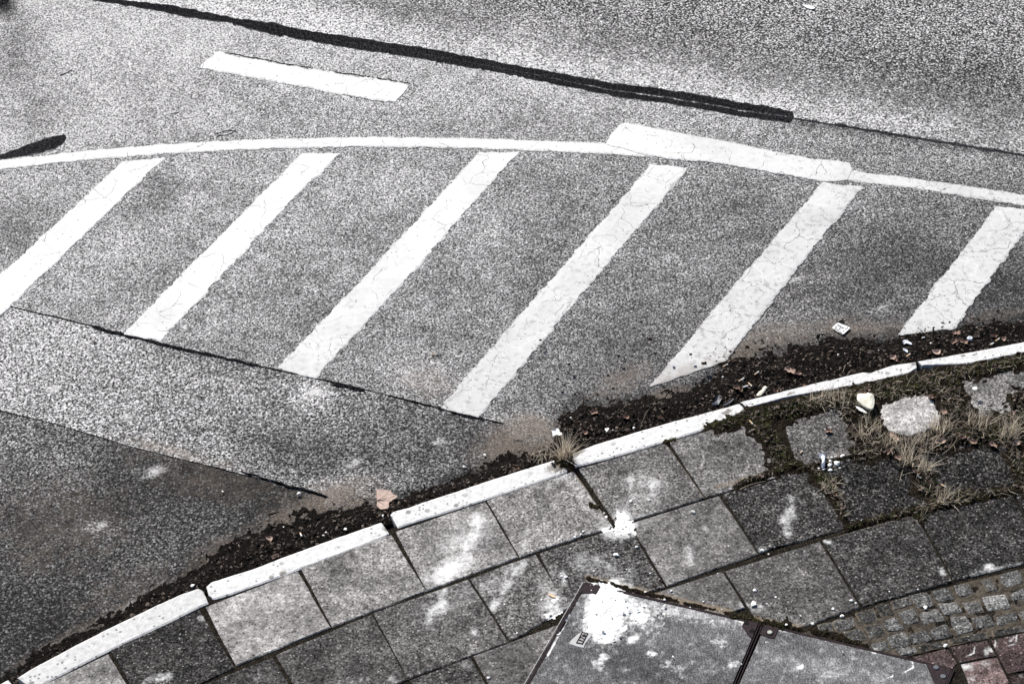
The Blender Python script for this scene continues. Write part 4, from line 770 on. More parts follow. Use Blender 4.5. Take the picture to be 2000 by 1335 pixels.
for ln, r, k in [v for v in VG if v[2] < .85]:
    for _ in range(int(28 * len(ln) * r / 4)):
        i = rnd.randrange(len(ln) - 1); t = rnd.random(); px = ln[i][0] * (1 - t) + ln[i + 1][0] * t + rnd.gauss(0, r * .6); py = ln[i][1] * (1 - t) + ln[i + 1][1] * t + rnd.gauss(0, r * .5)
        x, y = G(px, py, PZ); sp.append((x, y, pave_z(x, y) - .003, rnd.uniform(0, 6.28), rnd.uniform(.3, 1.3), rnd.uniform(.008, .02), rnd.uniform(.002, .004), .4, rnd.random() ** 1.3))
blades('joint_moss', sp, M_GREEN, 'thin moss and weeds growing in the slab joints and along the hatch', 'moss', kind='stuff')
def tuft(px, py, n, L, spread, label, mat=M_DRY, az0=None, fan=math.pi, ground='pave', r=.03):
    p = on_pave(px, py) if ground == 'pave' else on_road(px, py); sp = []
    for _ in range(n):
        az = rnd.uniform(0, 6.283) if az0 is None else rnd.gauss(az0, fan)
        a = rnd.uniform(0, 6.28); q = r * math.sqrt(rnd.random())
        sp.append((p[0] + q * math.cos(a), p[1] + q * math.sin(a), p[2] - .006, az, abs(rnd.gauss(0, spread)), L * .85 * rnd.uniform(.4, 1.1), rnd.uniform(.0028, .0052), rnd.uniform(-.1, .7), .25 + .75 * rnd.random()))
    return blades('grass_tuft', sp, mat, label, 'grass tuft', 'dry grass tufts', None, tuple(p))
tuft(1103, 893, 150, .20, .55, 'dry grass tuft growing from the kerb joint before the white star shaped scrap', r=.035)
tuft(1768, 905, 60, .22, .42, 'tall pale grass clump standing in the middle of the verge below the whitish slab', r=.04)
tuft(1805, 868, 80, .12, .5, 'dry grass clump along the lower right of the whitish slab', r=.07)
tuft(1742, 868, 70, .11, .55, 'dry grass clump at the lower left of the whitish slab', r=.06)
tuft(1700, 850, 70, .15, .6, 'dry grass clump between the crumpled paper and the pebbly black slab', r=.06)
tuft(1835, 838, 90, .14, .6, 'dry grass clump right of the whitish slab', r=.07)
tuft(1912, 830, 80, .15, .6, 'dry grass clump just below the slab at the right edge', r=.06)
tuft(1968, 848, 90, .19, .5, 'tall dry grass clump close to the right edge of the picture', r=.06)
tuft(1800, 915, 60, .14, .7, 'bent dry grass clump beside the black plastic strip', r=.04)
tuft(1850, 972, 70, .1, .7, 'low dry grass clump in the joint under the far right pebbly slab', r=.06)
tuft(1640, 785, 60, .14, .8, 'dry grass clump left of the crumpled paper, lying toward the kerb', r=.06)
tuft(1600, 783, 40, .13, 1.0, 'sparse dry grass hanging over the kerb left of the paper', r=.05)
tuft(1618, 950, 50, .08, .8, 'small pale grass clump below the white plaster pieces', r=.05)
tuft(1055, 895, 60, .09, .9, 'withered brown grass clump flattened in the gutter left of the kerb tuft', ground='road', r=.07)

# ------------------------------------------------------------------ plaster crumbs and pebbles
def chipmesh(name, seed):
    r2 = random.Random(seed); import bmesh
    bm = bmesh.new()
    for _ in range(18):
        v = Vector((r2.gauss(0, 1), r2.gauss(0, 1), r2.gauss(0, 1))).normalized() * r2.uniform(.75, 1.0); bm.verts.new((v.x, v.y, v.z * .7))
    bmesh.ops.convex_hull(bm, input=bm.verts[:]); bmesh.ops.delete(bm, geom=[v for v in bm.verts if not v.link_faces], context='VERTS')
    bmesh.ops.bevel(bm, geom=bm.edges[:], offset=.06, segments=1, affect='EDGES')
    me = bpy.data.meshes.new(name); bm.to_mesh(me); bm.free(); me.materials.append(M_CHIP); return me
CM = [chipmesh('plaster_crumb', 40 + k) for k in range(8)]
def chip(px, py, s, label, group, road=False, name='plaster_crumb', asp=None):
    p = on_road(px, py) if road else on_pave(px, py); r = s / 342 / 2
    o = bpy.data.objects.new(name, rnd.choice(CM)); C.objects.link(o); e = asp or rnd.uniform(.7, 1.15)
    o.scale = (r * 1.08, r * e, r * rnd.uniform(.6, .9)); o.location = (p[0], p[1], p[2] + (.009 if not road and 1143 < px < 1870 and py > 1140 + (px - 1143) * .236 else 0) + r * .4); o.rotation_euler = (rnd.uniform(-.2, .2), rnd.uniform(-.2, .2), rnd.uniform(0, 6.28))
    return tag(o, label, 'plaster crumb', group)
BIG = [(1203.5, 1084, 11.5, 'round white pebble casting a shadow on the dark slab above the hatch corner'), (1354, 1000.5, 10, 'white plaster crumb near the top of the brownish grey slab'), (1471, 1180, 15, 'largest white plaster pebble, just above the hatch joint'), (1474, 1153.6, 9, 'white plaster crumb above the largest pebble on the brownish slab'),
       (1846, 1261, 10, 'white plaster crumb on the border brick above the red pavers'), (1807, 1187.5, 10, 'yellowish white crumb lying on the granite setts'), (1587, 1218, 8, 'white plaster crumb at the left tip of the sett band'), (1644.5, 1204, 9, 'white plaster crumb on the upper left setts beside the slab edge')]
for x, y, s, lb in BIG: chip(x, y, s, lb, 'larger plaster pebbles')
PILE = [(1645, 892, 12), (1632.5, 894, 7.5), (1624, 894, 7), (1622, 901, 8), (1621, 909, 11), (1635, 906, 15), (1640, 914, 5), (1621, 919, 10), (1609, 917, 8), (1599, 915, 5.5)]
for x, y, s in PILE: chip(x, y, s, 'broken white plaster piece in the little pile beside the slate blue chip', 'pile of plaster pieces by the blue chip')
SM = [(1122, 1049, 7), (1134, 1044, 6), (1139, 1038, 6), (1124, 937, 4), (1229, 1042, 8), (1243, 1069, 8), (1268, 977, 6), (1232, 979, 7), (1245, 994, 5), (1105, 1127, 8), (1097, 1125, 6), (1058, 1171, 5), (1075, 1200, 7), (948, 1221, 4), (954, 1324, 7), (1261, 1156, 6), (1311, 1154, 6), (1374, 1175, 5), (1224, 1112, 4), (1090, 1240, 6), (946, 970, 4), (1515, 1166, 5), (1498, 1179, 4), (1564, 1203, 5), (1536, 1220, 6),
      (1402, 1120, 4), (1489, 1075, 8), (1501, 1082, 4), (1601, 1034, 5), (1684, 1016, 6), (1423, 1067, 4), (1663, 1173, 8), (1671, 1178, 6), (1627, 1189, 8), (1793, 1151, 4), (1737, 1155, 4), (1216, 1032, 6), (1222, 1028, 5), (1205, 1030, 5), (1198, 1036, 6), (1212, 1044, 6), (1190, 1031, 4), (1228, 1050, 4), (1240, 985, 5), (1180, 1002, 4), (1340, 1010, 3), (1020, 1010, 4), (1270, 1120, 5), (1410, 1190, 4), (985, 1180, 4), (1010, 1236, 4), (1160, 1115, 4), (1186, 1098, 3)]
for x, y, s in SM: chip(x, y, s, 'small white plaster crumb lying on the paving slabs', 'small plaster crumbs on the slabs')
HT = [(1298, 1171, 6), (1298, 1186, 7), (1246, 1193, 9), (1217, 1197, 8), (1228, 1195, 6), (1178, 1234, 8), (1199, 1251, 6), (1268, 1274.5, 4), (1315, 1285, 4), (1348, 1186, 4), (1282, 1198, 5), (1496, 1256.5, 4), (1448, 1299, 4), (1314, 1284, 4), (1646, 1275.5, 4), (1165, 1200, 4), (1200, 1170, 4), (1195, 1208, 5), (1220, 1172, 5), (1240, 1210, 4), (1176, 1176, 4), (1256, 1183, 5), (1211, 1245, 6), (1192, 1256, 4), (1290, 1196, 4), (1224, 1184, 4)]
for x, y, s in HT: chip(x, y, s, 'small white plaster crumb lying on the hatch', 'small plaster crumbs on the hatch')
RD = [(584, 964.6, 9, 'white pebble beside the end of the lower seam'), (376, 1144, 9, 'white pebble on the road at the joint of the lower kerb stones'), (435, 960, 5, 'tiny white pebble on the dark oil stain'), (947, 889, 8, 'white pebble on the road above the gutter, right of the maple leaf'), (907, 912, 7, 'white pebble near the gutter edge, left of the higher one')]
for x, y, s, lb in RD: chip(x, y, s, lb, 'white pebbles on the road', True, 'white_pebble')
GT = [(554, 1029, 4), (675, 1034, 8), (632, 1046, 6), (637, 1040, 5), (1115, 816, 5), (1185, 840, 9), (1238, 836, 7), (1637, 693, 5), (1657, 710, 4), (1516, 738, 4), (1640, 706, 3), (1412, 737, 5), (748, 1008, 8), (1650, 690, 3), (1197, 840, 4), (1818, 671, 5), (1935, 655, 4), (1700, 690, 4), (1716, 684, 3)]
for x, y, s in GT: chip(x, y, s, 'small white crumb among the black leaf litter of the gutter', 'white crumbs in the gutter', True)

# ------------------------------------------------------------------ cigarette ends
def butt(px, py, ang, label, road=True, L=.034, white=.4):
    p = on_road(px, py) if road else on_pave(px, py); r = .0042; seg = 10; V = []; F = []; st = [-L / 2, -L / 2 + L * (1 - white), L / 2 - .002, L / 2]
    for k, s in enumerate(st):
        for i in range(seg): a = 2 * math.pi * i / seg; rr = r * (.8 if k == 3 else 1); V.append((s, rr * math.cos(a), rr * math.sin(a)))
        if k:
            for i in range(seg): F.append(((k - 1) * seg + i, (k - 1) * seg + (i + 1) % seg, k * seg + (i + 1) % seg, k * seg + i))
    F += [tuple(range(seg)), tuple(range(3 * seg, 4 * seg))[::-1]]
    o = mesh('cigarette_end', V, F, [M_FILTER, M_PAPERB])
    for i, f in enumerate(o.data.polygons): f.material_index = 1 if (i >= seg and i != 3 * seg) else 0
    q = (on_road if road else on_pave)(px + 6 * math.cos(ang), py - 6 * math.sin(ang)); d = q - p
    o.location = (p[0], p[1], p[2] + r + .002); o.rotation_euler = (0, rnd.uniform(-.1, .1), math.atan2(d[1], d[0])); return tag(o, label, 'cigarette end', 'cigarette ends')
for a in [(849, 693, .1, 'cigarette end alone on the asphalt between the third and fourth stripe', True, .038, .35), (1417, 715, .45, 'cigarette end at the edge of the litter beside the dirty stripe foot', True), (1478, 730, .6, 'cigarette end beside the black hollow in the litter'), (1448, 743, .5, 'pale cigarette end in the middle of the litter, below the hollow', True, .04, .6),
          (1465, 752, -.8, 'orange brown cigarette end pointing down, beside the white one', True, .032, .25), (1456, 756, .3, 'white curved cigarette paper next to the orange brown end', True, .034, .98), (1774, 695, .5, 'orange cigarette end just above the kerb joint', True, .034, .2), (1948, 665, .5, 'cigarette end near the right edge, right of the plastic cap', True, .034, .3),
          (1937, 673, .5, 'white tipped cigarette end touching the kerb at the right', True, .03, .8), (1803, 661, .5, 'short white cigarette stub under the crazed stripe', True, .02, .95), (588, 1045, -1.2, 'cigarette end in the narrow gutter left of the maple leaf', True, .03, .6), (1795, 932, -.6, 'white cigarette end on the soil between the two pebbly slabs', False, .032, .8),
          (1843, 950, -.6, 'cigarette end with white tip in the grass below the right pebbly slab', False, .034, .35), (1565, 884, .8, 'cigarette end on the dark slab left of the slate blue chip', False, .026, .3), (1467, 826, -.8, 'cigarette end on the moss by the kerb joint', False, .034, .25), (1783, 910, 1.3, 'cigarette end standing beside the black plastic strip', False, .026, .3)]: butt(*a)

# ------------------------------------------------------------------ leaves
def leaf(out, cen, z0f, label, name='dead_leaf', shade=.6, curl=.012, stem=None, cat='leaf', group=None, thick=.0012):
    """out: traced outline (photo points) seen from cen; the blade is lifted and curled above the ground"""
    c = z0f(*cen); pts = []
    for a, b in zip(out, out[1:] + out[:1]): pts += [a, ((a[0] * .67 + b[0] * .33), (a[1] * .67 + b[1] * .33)), ((a[0] * .33 + b[0] * .67), (a[1] * .33 + b[1] * .67))]
    zz = c[2] + .008; O = gp(pts, zz) - c[:2]; n = len(O); V = [(0, 0, .004)]; S = [shade * .75]; F = []; K = 4
    for k in range(1, K + 1):
        for i, p in enumerate(O):
            f = k / K; q = p * f; h = .004 + curl * f * f * (.4 + 1.2 * float(vn(np.array(i * .23), np.array(.3), int(abs(cen[0]))))) + .0012 * math.sin(i * .5) * f
            V.append((q[0], q[1], h)); S.append(min(1, max(0, shade + .3 * (float(fbm(np.array(q[0] * 60 + 5), np.array(q[1] * 60), 3)) - .5) - .12 * (k == K))))
    for i in range(n):
        j = (i + 1) % n; F.append((0, 1 + i, 1 + j))
        for k in range(K - 1): a = 1 + k * n; F.append((a + i, a + n + i, a + n + j, a + j))
    v0 = len(V); V += [(x, y, z - thick) for x, y, z in V]; S += S; F += [tuple(v0 + t for t in f[::-1]) for f in F[:]]
    a = 1 + (K - 1) * n
    for i in range(n): j = (i + 1) % n; F.append((a + i, v0 + a + i, v0 + a + j, a + j))
    o = mesh(name, V, F, M_LEAF, dict(shade=S)); o.location = (c[0], c[1], c[2] + .002); return tag(o, label, cat, group)
def twigmesh(name, pts3, r, mat, shade, parent=None, label=None, cat=None, group=None):
    V = []; F = []; seg = 5; P3 = [Vector(p) for p in pts3]
    for k, p in enumerate(P3):
        t = (P3[min(k + 1, len(P3) - 1)] - P3[max(k - 1, 0)]).normalized(); a = t.cross(Vector((0, 0, 1))).normalized(); b = a.cross(t); rr = r * (1 - .5 * k / len(P3))
        for i in range(seg): an = 2 * math.pi * i / seg; V.append(tuple(p + a * rr * math.cos(an) + b * rr * math.sin(an)))
        if k:
            for i in range(seg): F.append(((k - 1) * seg + i, (k - 1) * seg + (i + 1) % seg, k * seg + (i + 1) % seg, k * seg + i))
    F += [tuple(range(seg)), tuple(range(len(V) - seg, len(V)))]
    return tag(mesh(name, V, F, mat, dict(shade=[shade] * len(V)), parent=parent), label, cat, group)
big = leaf([(735.4, 955.8), (742, 956.4), (749, 956.4), (756, 957), (760, 959), (763.5, 957.6), (764.8, 959), (763.5, 960.6), (767.7, 964), (769.5, 966.6), (773, 967.8), (777, 969.5), (772, 974.3), (767.7, 976.2), (764.8, 979), (760, 980.4), (759.4, 984), (760, 990.5), (757.5, 993), (751.5, 994), (744.4, 994.8), (739.5, 993), (737, 990.5), (736, 985), (736.5, 976.8), (735.2, 974), (734.2, 969), (734.8, 963.5)],
           (737, 975), on_road, 'big pale brown maple leaf lying in the gutter left of the rounded kerb end', 'maple_leaf', .85, .006)
c0 = np.array(big.location)
for e, rr in (((772, 970), .0012), ((760, 962), .001), ((755, 988), .001), ((764, 977), .0009)):
    pts3 = []
    for t in np.linspace(0, 1, 7): x, y = G(737 + (e[0] - 737) * t, 975 + (e[1] - 975) * t, c0[2] + .012); pts3.append((x - c0[0], y - c0[1], .0055 + .011 * t * t))
    twigmesh('leaf_vein', pts3, rr, M_TWIG, .22, parent=big)
pts3 = [(G(737 - 14 * t, 975 - 1 + 6 * t * t, c0[2])[0] - c0[0], G(737 - 14 * t, 975 - 1 + 6 * t * t, c0[2])[1] - c0[1], .005) for t in np.linspace(0, 1, 6)]
twigmesh('leaf_stalk', pts3, .0014, M_TWIG, .05, parent=big)
def lob(cx, cy, rx, ry, n=5, rot=0, dep=.35, seed=1):
    r2 = random.Random(seed); out = []
    for i in range(n * 4):
        a = 2 * math.pi * i / (n * 4); r = 1 - dep * (i % 4 in (0,)) + r2.uniform(-.1, .1) - .14 * (i % 4 in (1, 3)); x = rx * r * math.cos(a); y = ry * r * math.sin(a)
        c, s = math.cos(rot), math.sin(rot); out.append((cx + c * x - s * y, cy + s * x + c * y))
    return out
LV = [(1829, 689, 11, 5.5, .2, .8, 'peach coloured lobed leaf lying beside the kerb under the crazed stripe', 0), (1815, 692, 5, 3, -.6, .6, 'small curled leaf left of the peach coloured one', 0), (1543, 724, 12, 6, .3, .55, 'pale brown leaf pair in the middle of the big litter heap', 0), (1557, 731, 11, 3.5, .15, .5, 'long brown leaf lying right of the leaf pair', 0), (1744, 699, 8, 5.5, .2, .62, 'crumpled pale leaf left of the orange cigarette end', 0), (1750, 704, 5, 3, .9, .45, 'small brown leaf touching the crumpled pale leaf', 0),
      (527, 1053, 8, 6.5, .3, .62, 'small tan leaf at the left end of the gutter litter', 0), (538, 1088, 10, 3.5, -.4, .6, 'pinkish leaf scrap against the kerb, lower left', 0), (1515, 764, 6, 3, .1, .32, 'reddish leaf scrap right on the kerb edge', 0), (1568, 753, 7, 3, .2, .3, 'red brown leaf scrap touching the kerb in the notch', 0), (1880, 668, 13, 5, .25, .35, 'dull grey brown leaf left of the plastic cap', 0), (1863, 668, 8, 5, -.4, .28, 'dull dark leaf under the left end of the crazed stripe', 0), (1960, 663, 7, 4, .4, .42, 'dull leaf right of the cigarette end near the right edge', 0), (1940, 658, 8, 3.5, .1, .35, 'flat grey leaf above the right cigarette end', 0), (1866, 651, 11, 5, -.1, .38, 'flat grey leaf on the silt at the stripe foot', 0), (1290, 817, 8, 3, .4, .3, 'dark curled leaf in the litter before the speckled kerb', 0), (1222, 815, 9, 4, .2, .28, 'dark leaf with pale rim in the litter right of the star scrap', 0), (1160, 806, 9, 5, .1, .36, 'brown leaf near the top left corner of the litter heap', 0), (1143, 846, 7, 4, .4, .42, 'pinkish brown leaf right of the kerb tuft', 0), (1010, 917, 6, 2.5, -.4, .5, 'tan leaf scrap on the kerb edge left of the tuft', 0), (1438, 758, 9, 4, .3, .26, 'red brown leaf between the cigarette ends and the kerb', 0), (1446, 763, 6, 4, .9, .3, 'upright red brown leaf near the pale crumpled scrap', 0),
      (1684, 768, 8, 3, -.2, .35, 'rust brown leaf just above the crumpled paper', 1), (1695, 762, 6, 4, .6, .5, 'pinkish brown leaf above the right corner of the crumpled paper', 1), (1837, 863, 13, 5.5, -.2, .8, 'pale curled leaf in the verge right of the tall grass clump', 1), (1748, 857, 9, 7, .9, .62, 'pinkish leaf under the whitish slab', 1), (1740, 850, 8, 6, .2, .55, 'tan leaf at the lower left rim of the whitish slab', 1), (1737, 882, 8, 3.5, -1.1, .55, 'narrow pinkish leaf above the pebbly black slab', 1), (1754, 895, 9, 4, .3, .5, 'rust leaf at the top edge of the pebbly black slab', 1), (1790, 923, 10, 4, .5, .62, 'pinkish leaf beside the black plastic strip', 1), (1843, 806, 8, 6, .8, .42, 'brown leaf right of the whitish slab', 1), (1900, 864, 10, 5, .2, .35, 'red brown leaf above the far right pebbly slab', 1), (1940, 870, 10, 5, .5, .4, 'brown leaf in the grass above the far right pebbly slab', 1), (1985, 866, 9, 6, -.4, .75, 'pale torn leaf near the right edge', 1), (1880, 855, 9, 5, -.3, .32, 'brown leaf between the two right grass clumps', 1), (1618, 842, 10, 4.5, .1, .3, 'faded brown leaf lying on the dark slab in the verge', 1), (1975, 810, 9, 4.5, -.2, .7, 'pale leaf in the grass below the slab at the right edge', 1), (1631, 967, 5, 3.5, 0, .32, 'small rust leaf in the joint of the pebbly black slab', 1), (1817, 776, 8, 3.5, .3, .55, 'tan leaf above the whitish slab', 1), (1700, 783 + 8, 5, 3, .3, .3, 'small dark leaf right of the crumpled paper', 1)]
for k, (x, y, rx, ry, ro, sh, lb, pv) in enumerate(LV):
    leaf(lob(x, y, rx, ry, 3 + k % 3, ro, .3, k + 3), (x, y), on_pave if pv else on_road, lb, shade=sh, curl=.012, group='dead leaves in gutter and verge')
ol = leaf([(1566, 9), (1571, 9), (1580, 10), (1588, 12.5), (1592, 15), (1590, 17.5), (1585, 18), (1578, 16), (1571, 13)], (1579, 13.5), lambda a, b: np.array([*G(a, b, .002), .002]), 'narrow cream coloured leaf alone on the road at the top right', 'dead_leaf', 1.0, .003)
ol.data.materials.clear(); ol.data.materials.append(M_PAPERB)

# ------------------------------------------------------------------ other litter
def scrap(name, out, z0f, cen, mat, label, cat, lift=.004, curl=.006, thick=.0015, bump_=0.0, group=None):
    c = z0f(*cen); zz = c[2] + lift; O = gp(out, zz) - c[:2]; n = len(O); V = []; F = []; K = 4
    V.append((0, 0, lift + bump_ + thick))
    for k in range(1, K + 1):
        for i, p in enumerate(O): f = k / K; V.append((p[0] * f, p[1] * f, lift + thick + bump_ * (1 - f * f) + curl * f * (float(vn(np.array(i * .7 + cen[0]), np.array(f * 2.3), 4)))))
    for i in range(n):
        j = (i + 1) % n; F.append((0, 1 + i, 1 + j))
        for k in range(K - 1): a = 1 + k * n; F.append((a + i, a + n + i, a + n + j, a + j))
    v0 = len(V); V += [(x, y, z - thick) for x, y, z in V]; F += [tuple(v0 + t for t in f[::-1]) for f in F[:]]
    a = 1 + (K - 1) * n
    for i in range(n): j = (i + 1) % n; F.append((a + i, v0 + a + i, v0 + a + j, a + j))
    ar = sum(O[i][0] * O[(i + 1) % n][1] - O[(i + 1) % n][0] * O[i][1] for i in range(n))
    if ar < 0: F = [f[::-1] for f in F]
    o = mesh(name, V, F, mat); o.location = (c[0], c[1], c[2]); return tag(o, label, cat, group)
# blister card with popped blisters
card = scrap('blister_card', [(1637, 630.5), (1641.5, 632.5), (1651, 636), (1661, 640.5), (1655, 646), (1648, 652.5), (1645, 653), (1636, 648), (1625, 640.5), (1627, 638), (1632, 634)], on_road, (1643, 641.5), M_PAPERB, 'white blister card with dark popped cells lying on the road above the litter', 'pill card', .006, .003, .0015)
cl = np.array(card.location)
for k, (x, y) in enumerate([(1637, 634.4), (1640.5, 636.4), (1643.5, 638.7), (1647, 640.3), (1652, 642.4), (1632, 641.5), (1640, 641.4), (1636.5, 644), (1640, 647), (1647.8, 646), (1643.5, 649.5), (1633, 638), (1655, 640)]):
    p = G(x, y, cl[2] + .01); b = ring('blister', (0, 0), .0052 + .0012 * (k % 3), 0, .002, [M_BLACK, M_SLATE, M_STEEL][k % 3], card, seg=9); b.location = (p[0] - cl[0], p[1] - cl[1], .0085); b.scale = (1, .8, 1)
scrap('foil_scrap', [(1636, 629.5), (1640, 626.5), (1643, 625), (1648.5, 624), (1648, 627), (1646.5, 629), (1648, 633), (1647.5, 634.5), (1643, 633), (1639, 630.5)], on_road, (1643, 629), M_BLACK, 'jagged black scrap touching the top of the blister card', 'scrap', .003, .004)
# folded yellowed paper: two stacked leaves and a lower white page
pap = scrap('crumpled_paper', [(1674, 775), (1676, 773.5), (1685, 775), (1692, 774), (1696, 771), (1702, 772.5), (1706, 777), (1708, 784), (1707.5, 792), (1705, 801), (1701, 804), (1694, 800), (1684, 794), (1676, 788), (1673.5, 783)], on_pave, (1690, 785), M_YELLOW, 'crumpled yellowed paper wad lying in the verge grass', 'paper', .022, .012, .012, .02)
pg = scrap('loose_page', [(1671, 793), (1676, 795), (1686, 800), (1694, 807), (1690, 807), (1680, 803), (1673, 798)], on_pave, (1683, 800), M_PAPERB, 'x', 'x', .01, .006, .002)
for k_ in ('label', 'category'): del pg[k_]
lo = np.array(pap.location) ; pg.location = tuple(np.array(pg.location) - lo); pg.parent = pap
fl = scrap('folded_flap', [(1676, 774), (1685, 775.5), (1692, 774.5), (1697, 778), (1692, 785), (1684, 784), (1678, 780)], on_pave, (1687, 779), M_PAPERB, 'x', 'x', .036, .006, .002, .003)
for k_ in ('label', 'category'): del fl[k_]
fl.location = tuple(np.array(fl.location) - lo); fl.parent = pap
scrap('paper_scrap', [(1077, 842), (1083, 840.5), (1086, 837.5), (1089, 836.8), (1092, 839), (1093, 844), (1098, 846.5), (1097, 853), (1091, 852), (1087, 851), (1083, 851), (1079.5, 854), (1079, 848)], on_road, (1087, 846), M_PAPERB, 'white star shaped paper scrap behind the kerb grass tuft', 'paper', .02, .014, .0015)
scrap('paper_scrap', [(1181, 838), (1183, 836), (1188, 836.3), (1190, 838), (1187, 841), (1185, 844.5), (1183, 842)], on_road, (1185.5, 839), M_CHIP, 'small white paper scrap in the litter before the speckled kerb stone', 'paper', .008, .006)
scrap('curled_scrap', [(1477, 772.5), (1484, 768.5), (1488, 765), (1490, 759), (1494, 757), (1499, 759.5), (1496, 763), (1492, 769), (1487, 773.5), (1480, 775)], on_road, (1488, 767), M_YELLOW, 'pale curled scrap like a shell leaning on the kerb', 'scrap', .01, .014, .003, .012)
scrap('foil_scrap', [(1762, 671), (1766, 667), (1772, 666), (1776, 669), (1780, 673), (1781, 677), (1776, 676), (1770, 674.5), (1765, 674)], on_road, (1771, 671), M_BLUEW, 'crumpled silvery foil under the foot of the crazed stripe', 'foil', .008, .02, .002, .01)
scrap('foil_scrap', [(1763, 681), (1768, 682), (1773, 686), (1772, 690), (1768, 688), (1764, 685)], on_road, (1768, 685.5), M_BLUEW, 'small pale foil piece below the crumpled foil', 'foil', .008, .01, .002)
cap = thing('bottle_cap', tuple(on_road(1894, 663)), 'pale blue plastic cap with a dark middle lying in the gutter at the right', 'bottle cap')
for nm, r, z_, h_, mt in (('cap_shell', .0165, .004, .011, M_BLUEW), ('cap_centre', .0045, .0142, .0015, M_BLACK)):
    b = ring(nm, (0, 0), r, z_, h_, mt, cap, seg=20)
scrap('plastic_sheet', [(1400, 776), (1404, 773), (1412, 776), (1408, 783), (1403, 791), (1394, 791.5), (1389, 790), (1396, 783)], on_road, (1401, 783), M_BLUE, 'dark blue plastic scrap beside the kerb in the litter', 'plastic', .01, .008, .002)
scrap('plastic_sheet', [(1414, 790), (1424, 783), (1432, 778), (1433, 781), (1426, 788), (1416, 793)], on_road, (1424, 786), M_BLUE, 'narrow dark blue plastic scrap, right of the wider one at the kerb', 'plastic', .008, .006, .002)
bc_ = thing('enamel_chip', tuple(on_pave(1606, 895)), 'slate blue enamel chip with white scuffs, tilted beside the plaster pile', 'chip')
q3 = np.array([G(*p, PZ + .02) for p in [(1598.5, 879), (1604, 880), (1612.5, 887), (1611, 910), (1606, 912), (1602, 896)]]) - np.array(bc_.location)[:2]
V = [(*q3[0], .002), (*q3[1], .005), (*q3[2], .022), (*q3[3], .022), (*q3[4], .006), (*q3[5], .003)]; V += [(x, y, z - .003) for x, y, z in V]
F = [(5, 4, 3, 2, 1, 0), (6, 7, 8, 9, 10, 11)] + [(i, (i + 1) % 6, 6 + (i + 1) % 6, 6 + i) for i in range(6)]
mesh('chip_body', V, F, M_SLATE, parent=bc_)
sc = [np.array(G(*p, PZ + .02)) - np.array(bc_.location)[:2] for p in [(1603, 888), (1607, 886.5), (1611, 891), (1610, 899), (1606, 902), (1605, 895)]]
zpl = lambda p: .0035 + (p[0] - q3[0][0]) / max(1e-6, q3[2][0] - q3[0][0]) * .0195
V = [(*p, zpl(p) + .0025) for p in sc]; V += [(x, y, z - .002) for x, y, z in V]
mesh('white_scuff', V, [(5, 4, 3, 2, 1, 0), (6, 7, 8, 9, 10, 11)] + [(i, (i + 1) % 6, 6 + (i + 1) % 6, 6 + i) for i in range(6)], M_BLUEW, parent=bc_)
scrap('plastic_strip', [(1743, 910), (1748, 902), (1756, 904), (1764, 908.5), (1772, 915), (1772, 924), (1763, 921), (1753, 916)], on_pave, (1758, 913), M_BLACK, 'flat black plastic strip lying on the pebbly slab', 'plastic', .004, .003, .004)
scrap('plastic_strip', [(1966, 948), (1975, 945), (1984, 946), (1984, 950), (1972, 951.5)], on_pave, (1976, 948), M_BLACK, 'small black plastic piece at the foot of the far right pebbly slab', 'plastic', .006, .004, .004)
st = on_pave(1981, 800); twigmesh('black_stick', [tuple(st + np.array([0, 0, 0])), tuple(st + np.array([.008, .01, .04])), tuple(st + np.array([.02, .02, .085]))], .009, M_TWIG, 0, None, 'short black stick standing in the grass near the right edge', 'stick')
scrap('black_clod', [(1075, 905), (1080, 904), (1085, 906), (1085, 910), (1081, 911), (1079, 907.5)], on_pave, (1080.5, 907), M_BLACK, 'black speck of tar on the kerb left of the tuft', 'tar speck', .006, .003, .003)
mu = thing('dried_flower', tuple(on_pave(1899, 777)), 'tiny white disc shaped flower on a thin pale stem before the bluish slab', 'flower')
hd = on_pave(1899, 777); top = np.array(mu.location) + np.array([.012, .012, .058])
twigmesh('flower_stem', [tuple(np.array(mu.location) * 0), (.004, .004, .03), (.012, .012, .056)], .0022, M_DRY, 1, mu); b = ring('flower_head', (0, 0), .014, 0, .004, M_PAPERB, mu, seg=14); b.location = (.012, .012, .056)
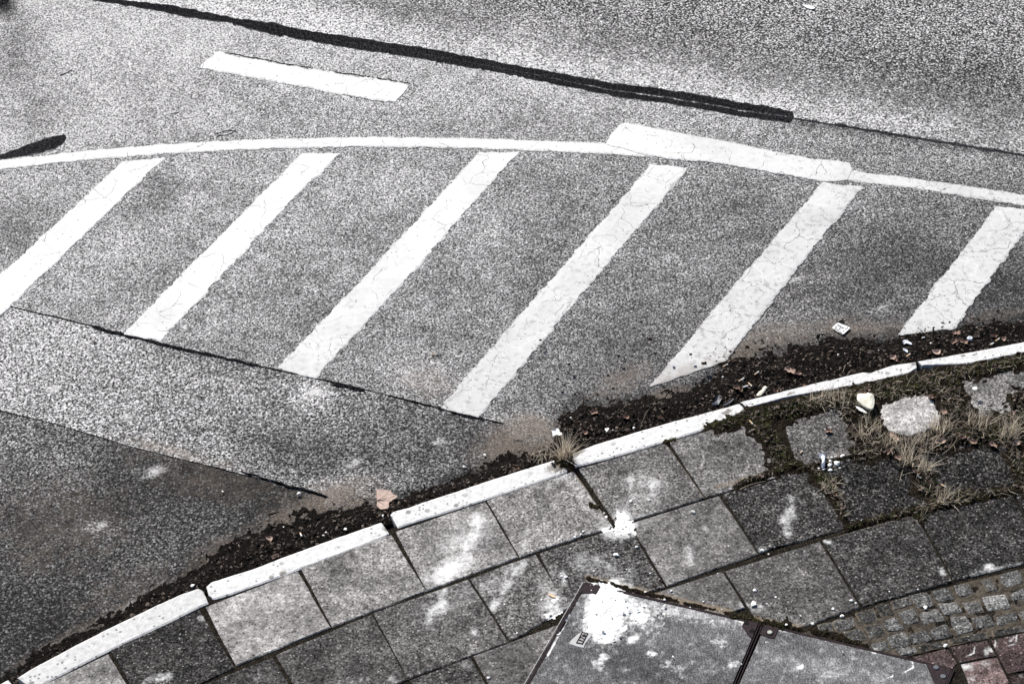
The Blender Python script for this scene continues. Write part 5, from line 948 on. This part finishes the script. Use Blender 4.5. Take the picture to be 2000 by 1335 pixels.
def twig(pts, label, r, sh, road=False, lift=.006, arch=.01):
    q = resample(np.array(pts, float), 9); P3 = []
    for i, (x, y) in enumerate(q): p = on_road(x, y) if road else on_pave(x, y); P3.append((p[0], p[1], p[2] + lift + arch * math.sin(math.pi * i / 8)))
    twigmesh('twig', P3, r, M_TWIG, sh, None, label, 'twig', 'twigs and stalks')
twig([(1715, 785), (1727, 787), (1742, 787)], 'dark twig reaching from the paper onto the whitish slab', .0032, .0)
twig([(1612, 876), (1620, 866), (1632, 861), (1641, 858)], 'thin arched reddish twig on the dark verge slab', .002, .12)
twig([(1445, 957), (1470, 949), (1495, 941)], 'long straight pale stalk along the slab joint below the moss', .0022, .85)
twig([(1840, 888), (1855, 880), (1866, 866), (1870, 852)], 'curved pale stalk arching above the far right pebbly slab', .002, .7)
twig([(1646, 728), (1652, 716), (1646, 718)], 'thin pale stalk sticking out behind the notched kerb stone', .0018, .8, True)
twig([(1655, 733), (1668, 723)], 'short pale stalk leaning on the kerb right of the first stalk', .0018, .75, True)
twig([(1409, 750), (1430, 756), (1450, 757)], 'dark thin stalk lying under the cigarette ends', .002, .25, True)
twig([(1482, 757), (1488, 752)], 'pale short stalk above the curled scrap', .002, .9, True)
twig([(1500, 755), (1520, 748), (1538, 742)], 'long thin stalk in the litter right of the curled scrap', .0018, .45, True)
twig([(1250, 838), (1258, 826), (1265, 806)], 'thin pale stalk standing in the litter before the speckled kerb', .0016, .6, True, arch=.03)
twig([(1694, 686), (1710, 690)], 'pale straight stalk left of the crumpled pale leaf', .0018, .6, True)
twig([(1582, 706), (1590, 699)], 'short pale stalk in the upper part of the litter heap', .0018, .7, True)
twig([(617, 1030), (628, 1018)], 'thin pale stalk in the narrow gutter left of the maple leaf', .0016, .6, True)
twig([(852, 958), (862, 950)], 'thin pale stalk in the gutter right of the maple leaf', .0016, .5, True)
twig([(712, 952), (722, 952), (732, 951), (745, 950), (755, 951)], 'dark wavy twig lying just above the big maple leaf', .0022, .0, True)
scrap('wood_sliver', [(1071, 1158), (1076, 1160), (1084, 1164), (1086, 1167), (1079, 1166), (1072, 1162)], on_pave, (1078, 1162.5), M_FILTER, 'tan wood sliver on the plaster dusted narrow slab', 'wood sliver', .003, .002, .003)
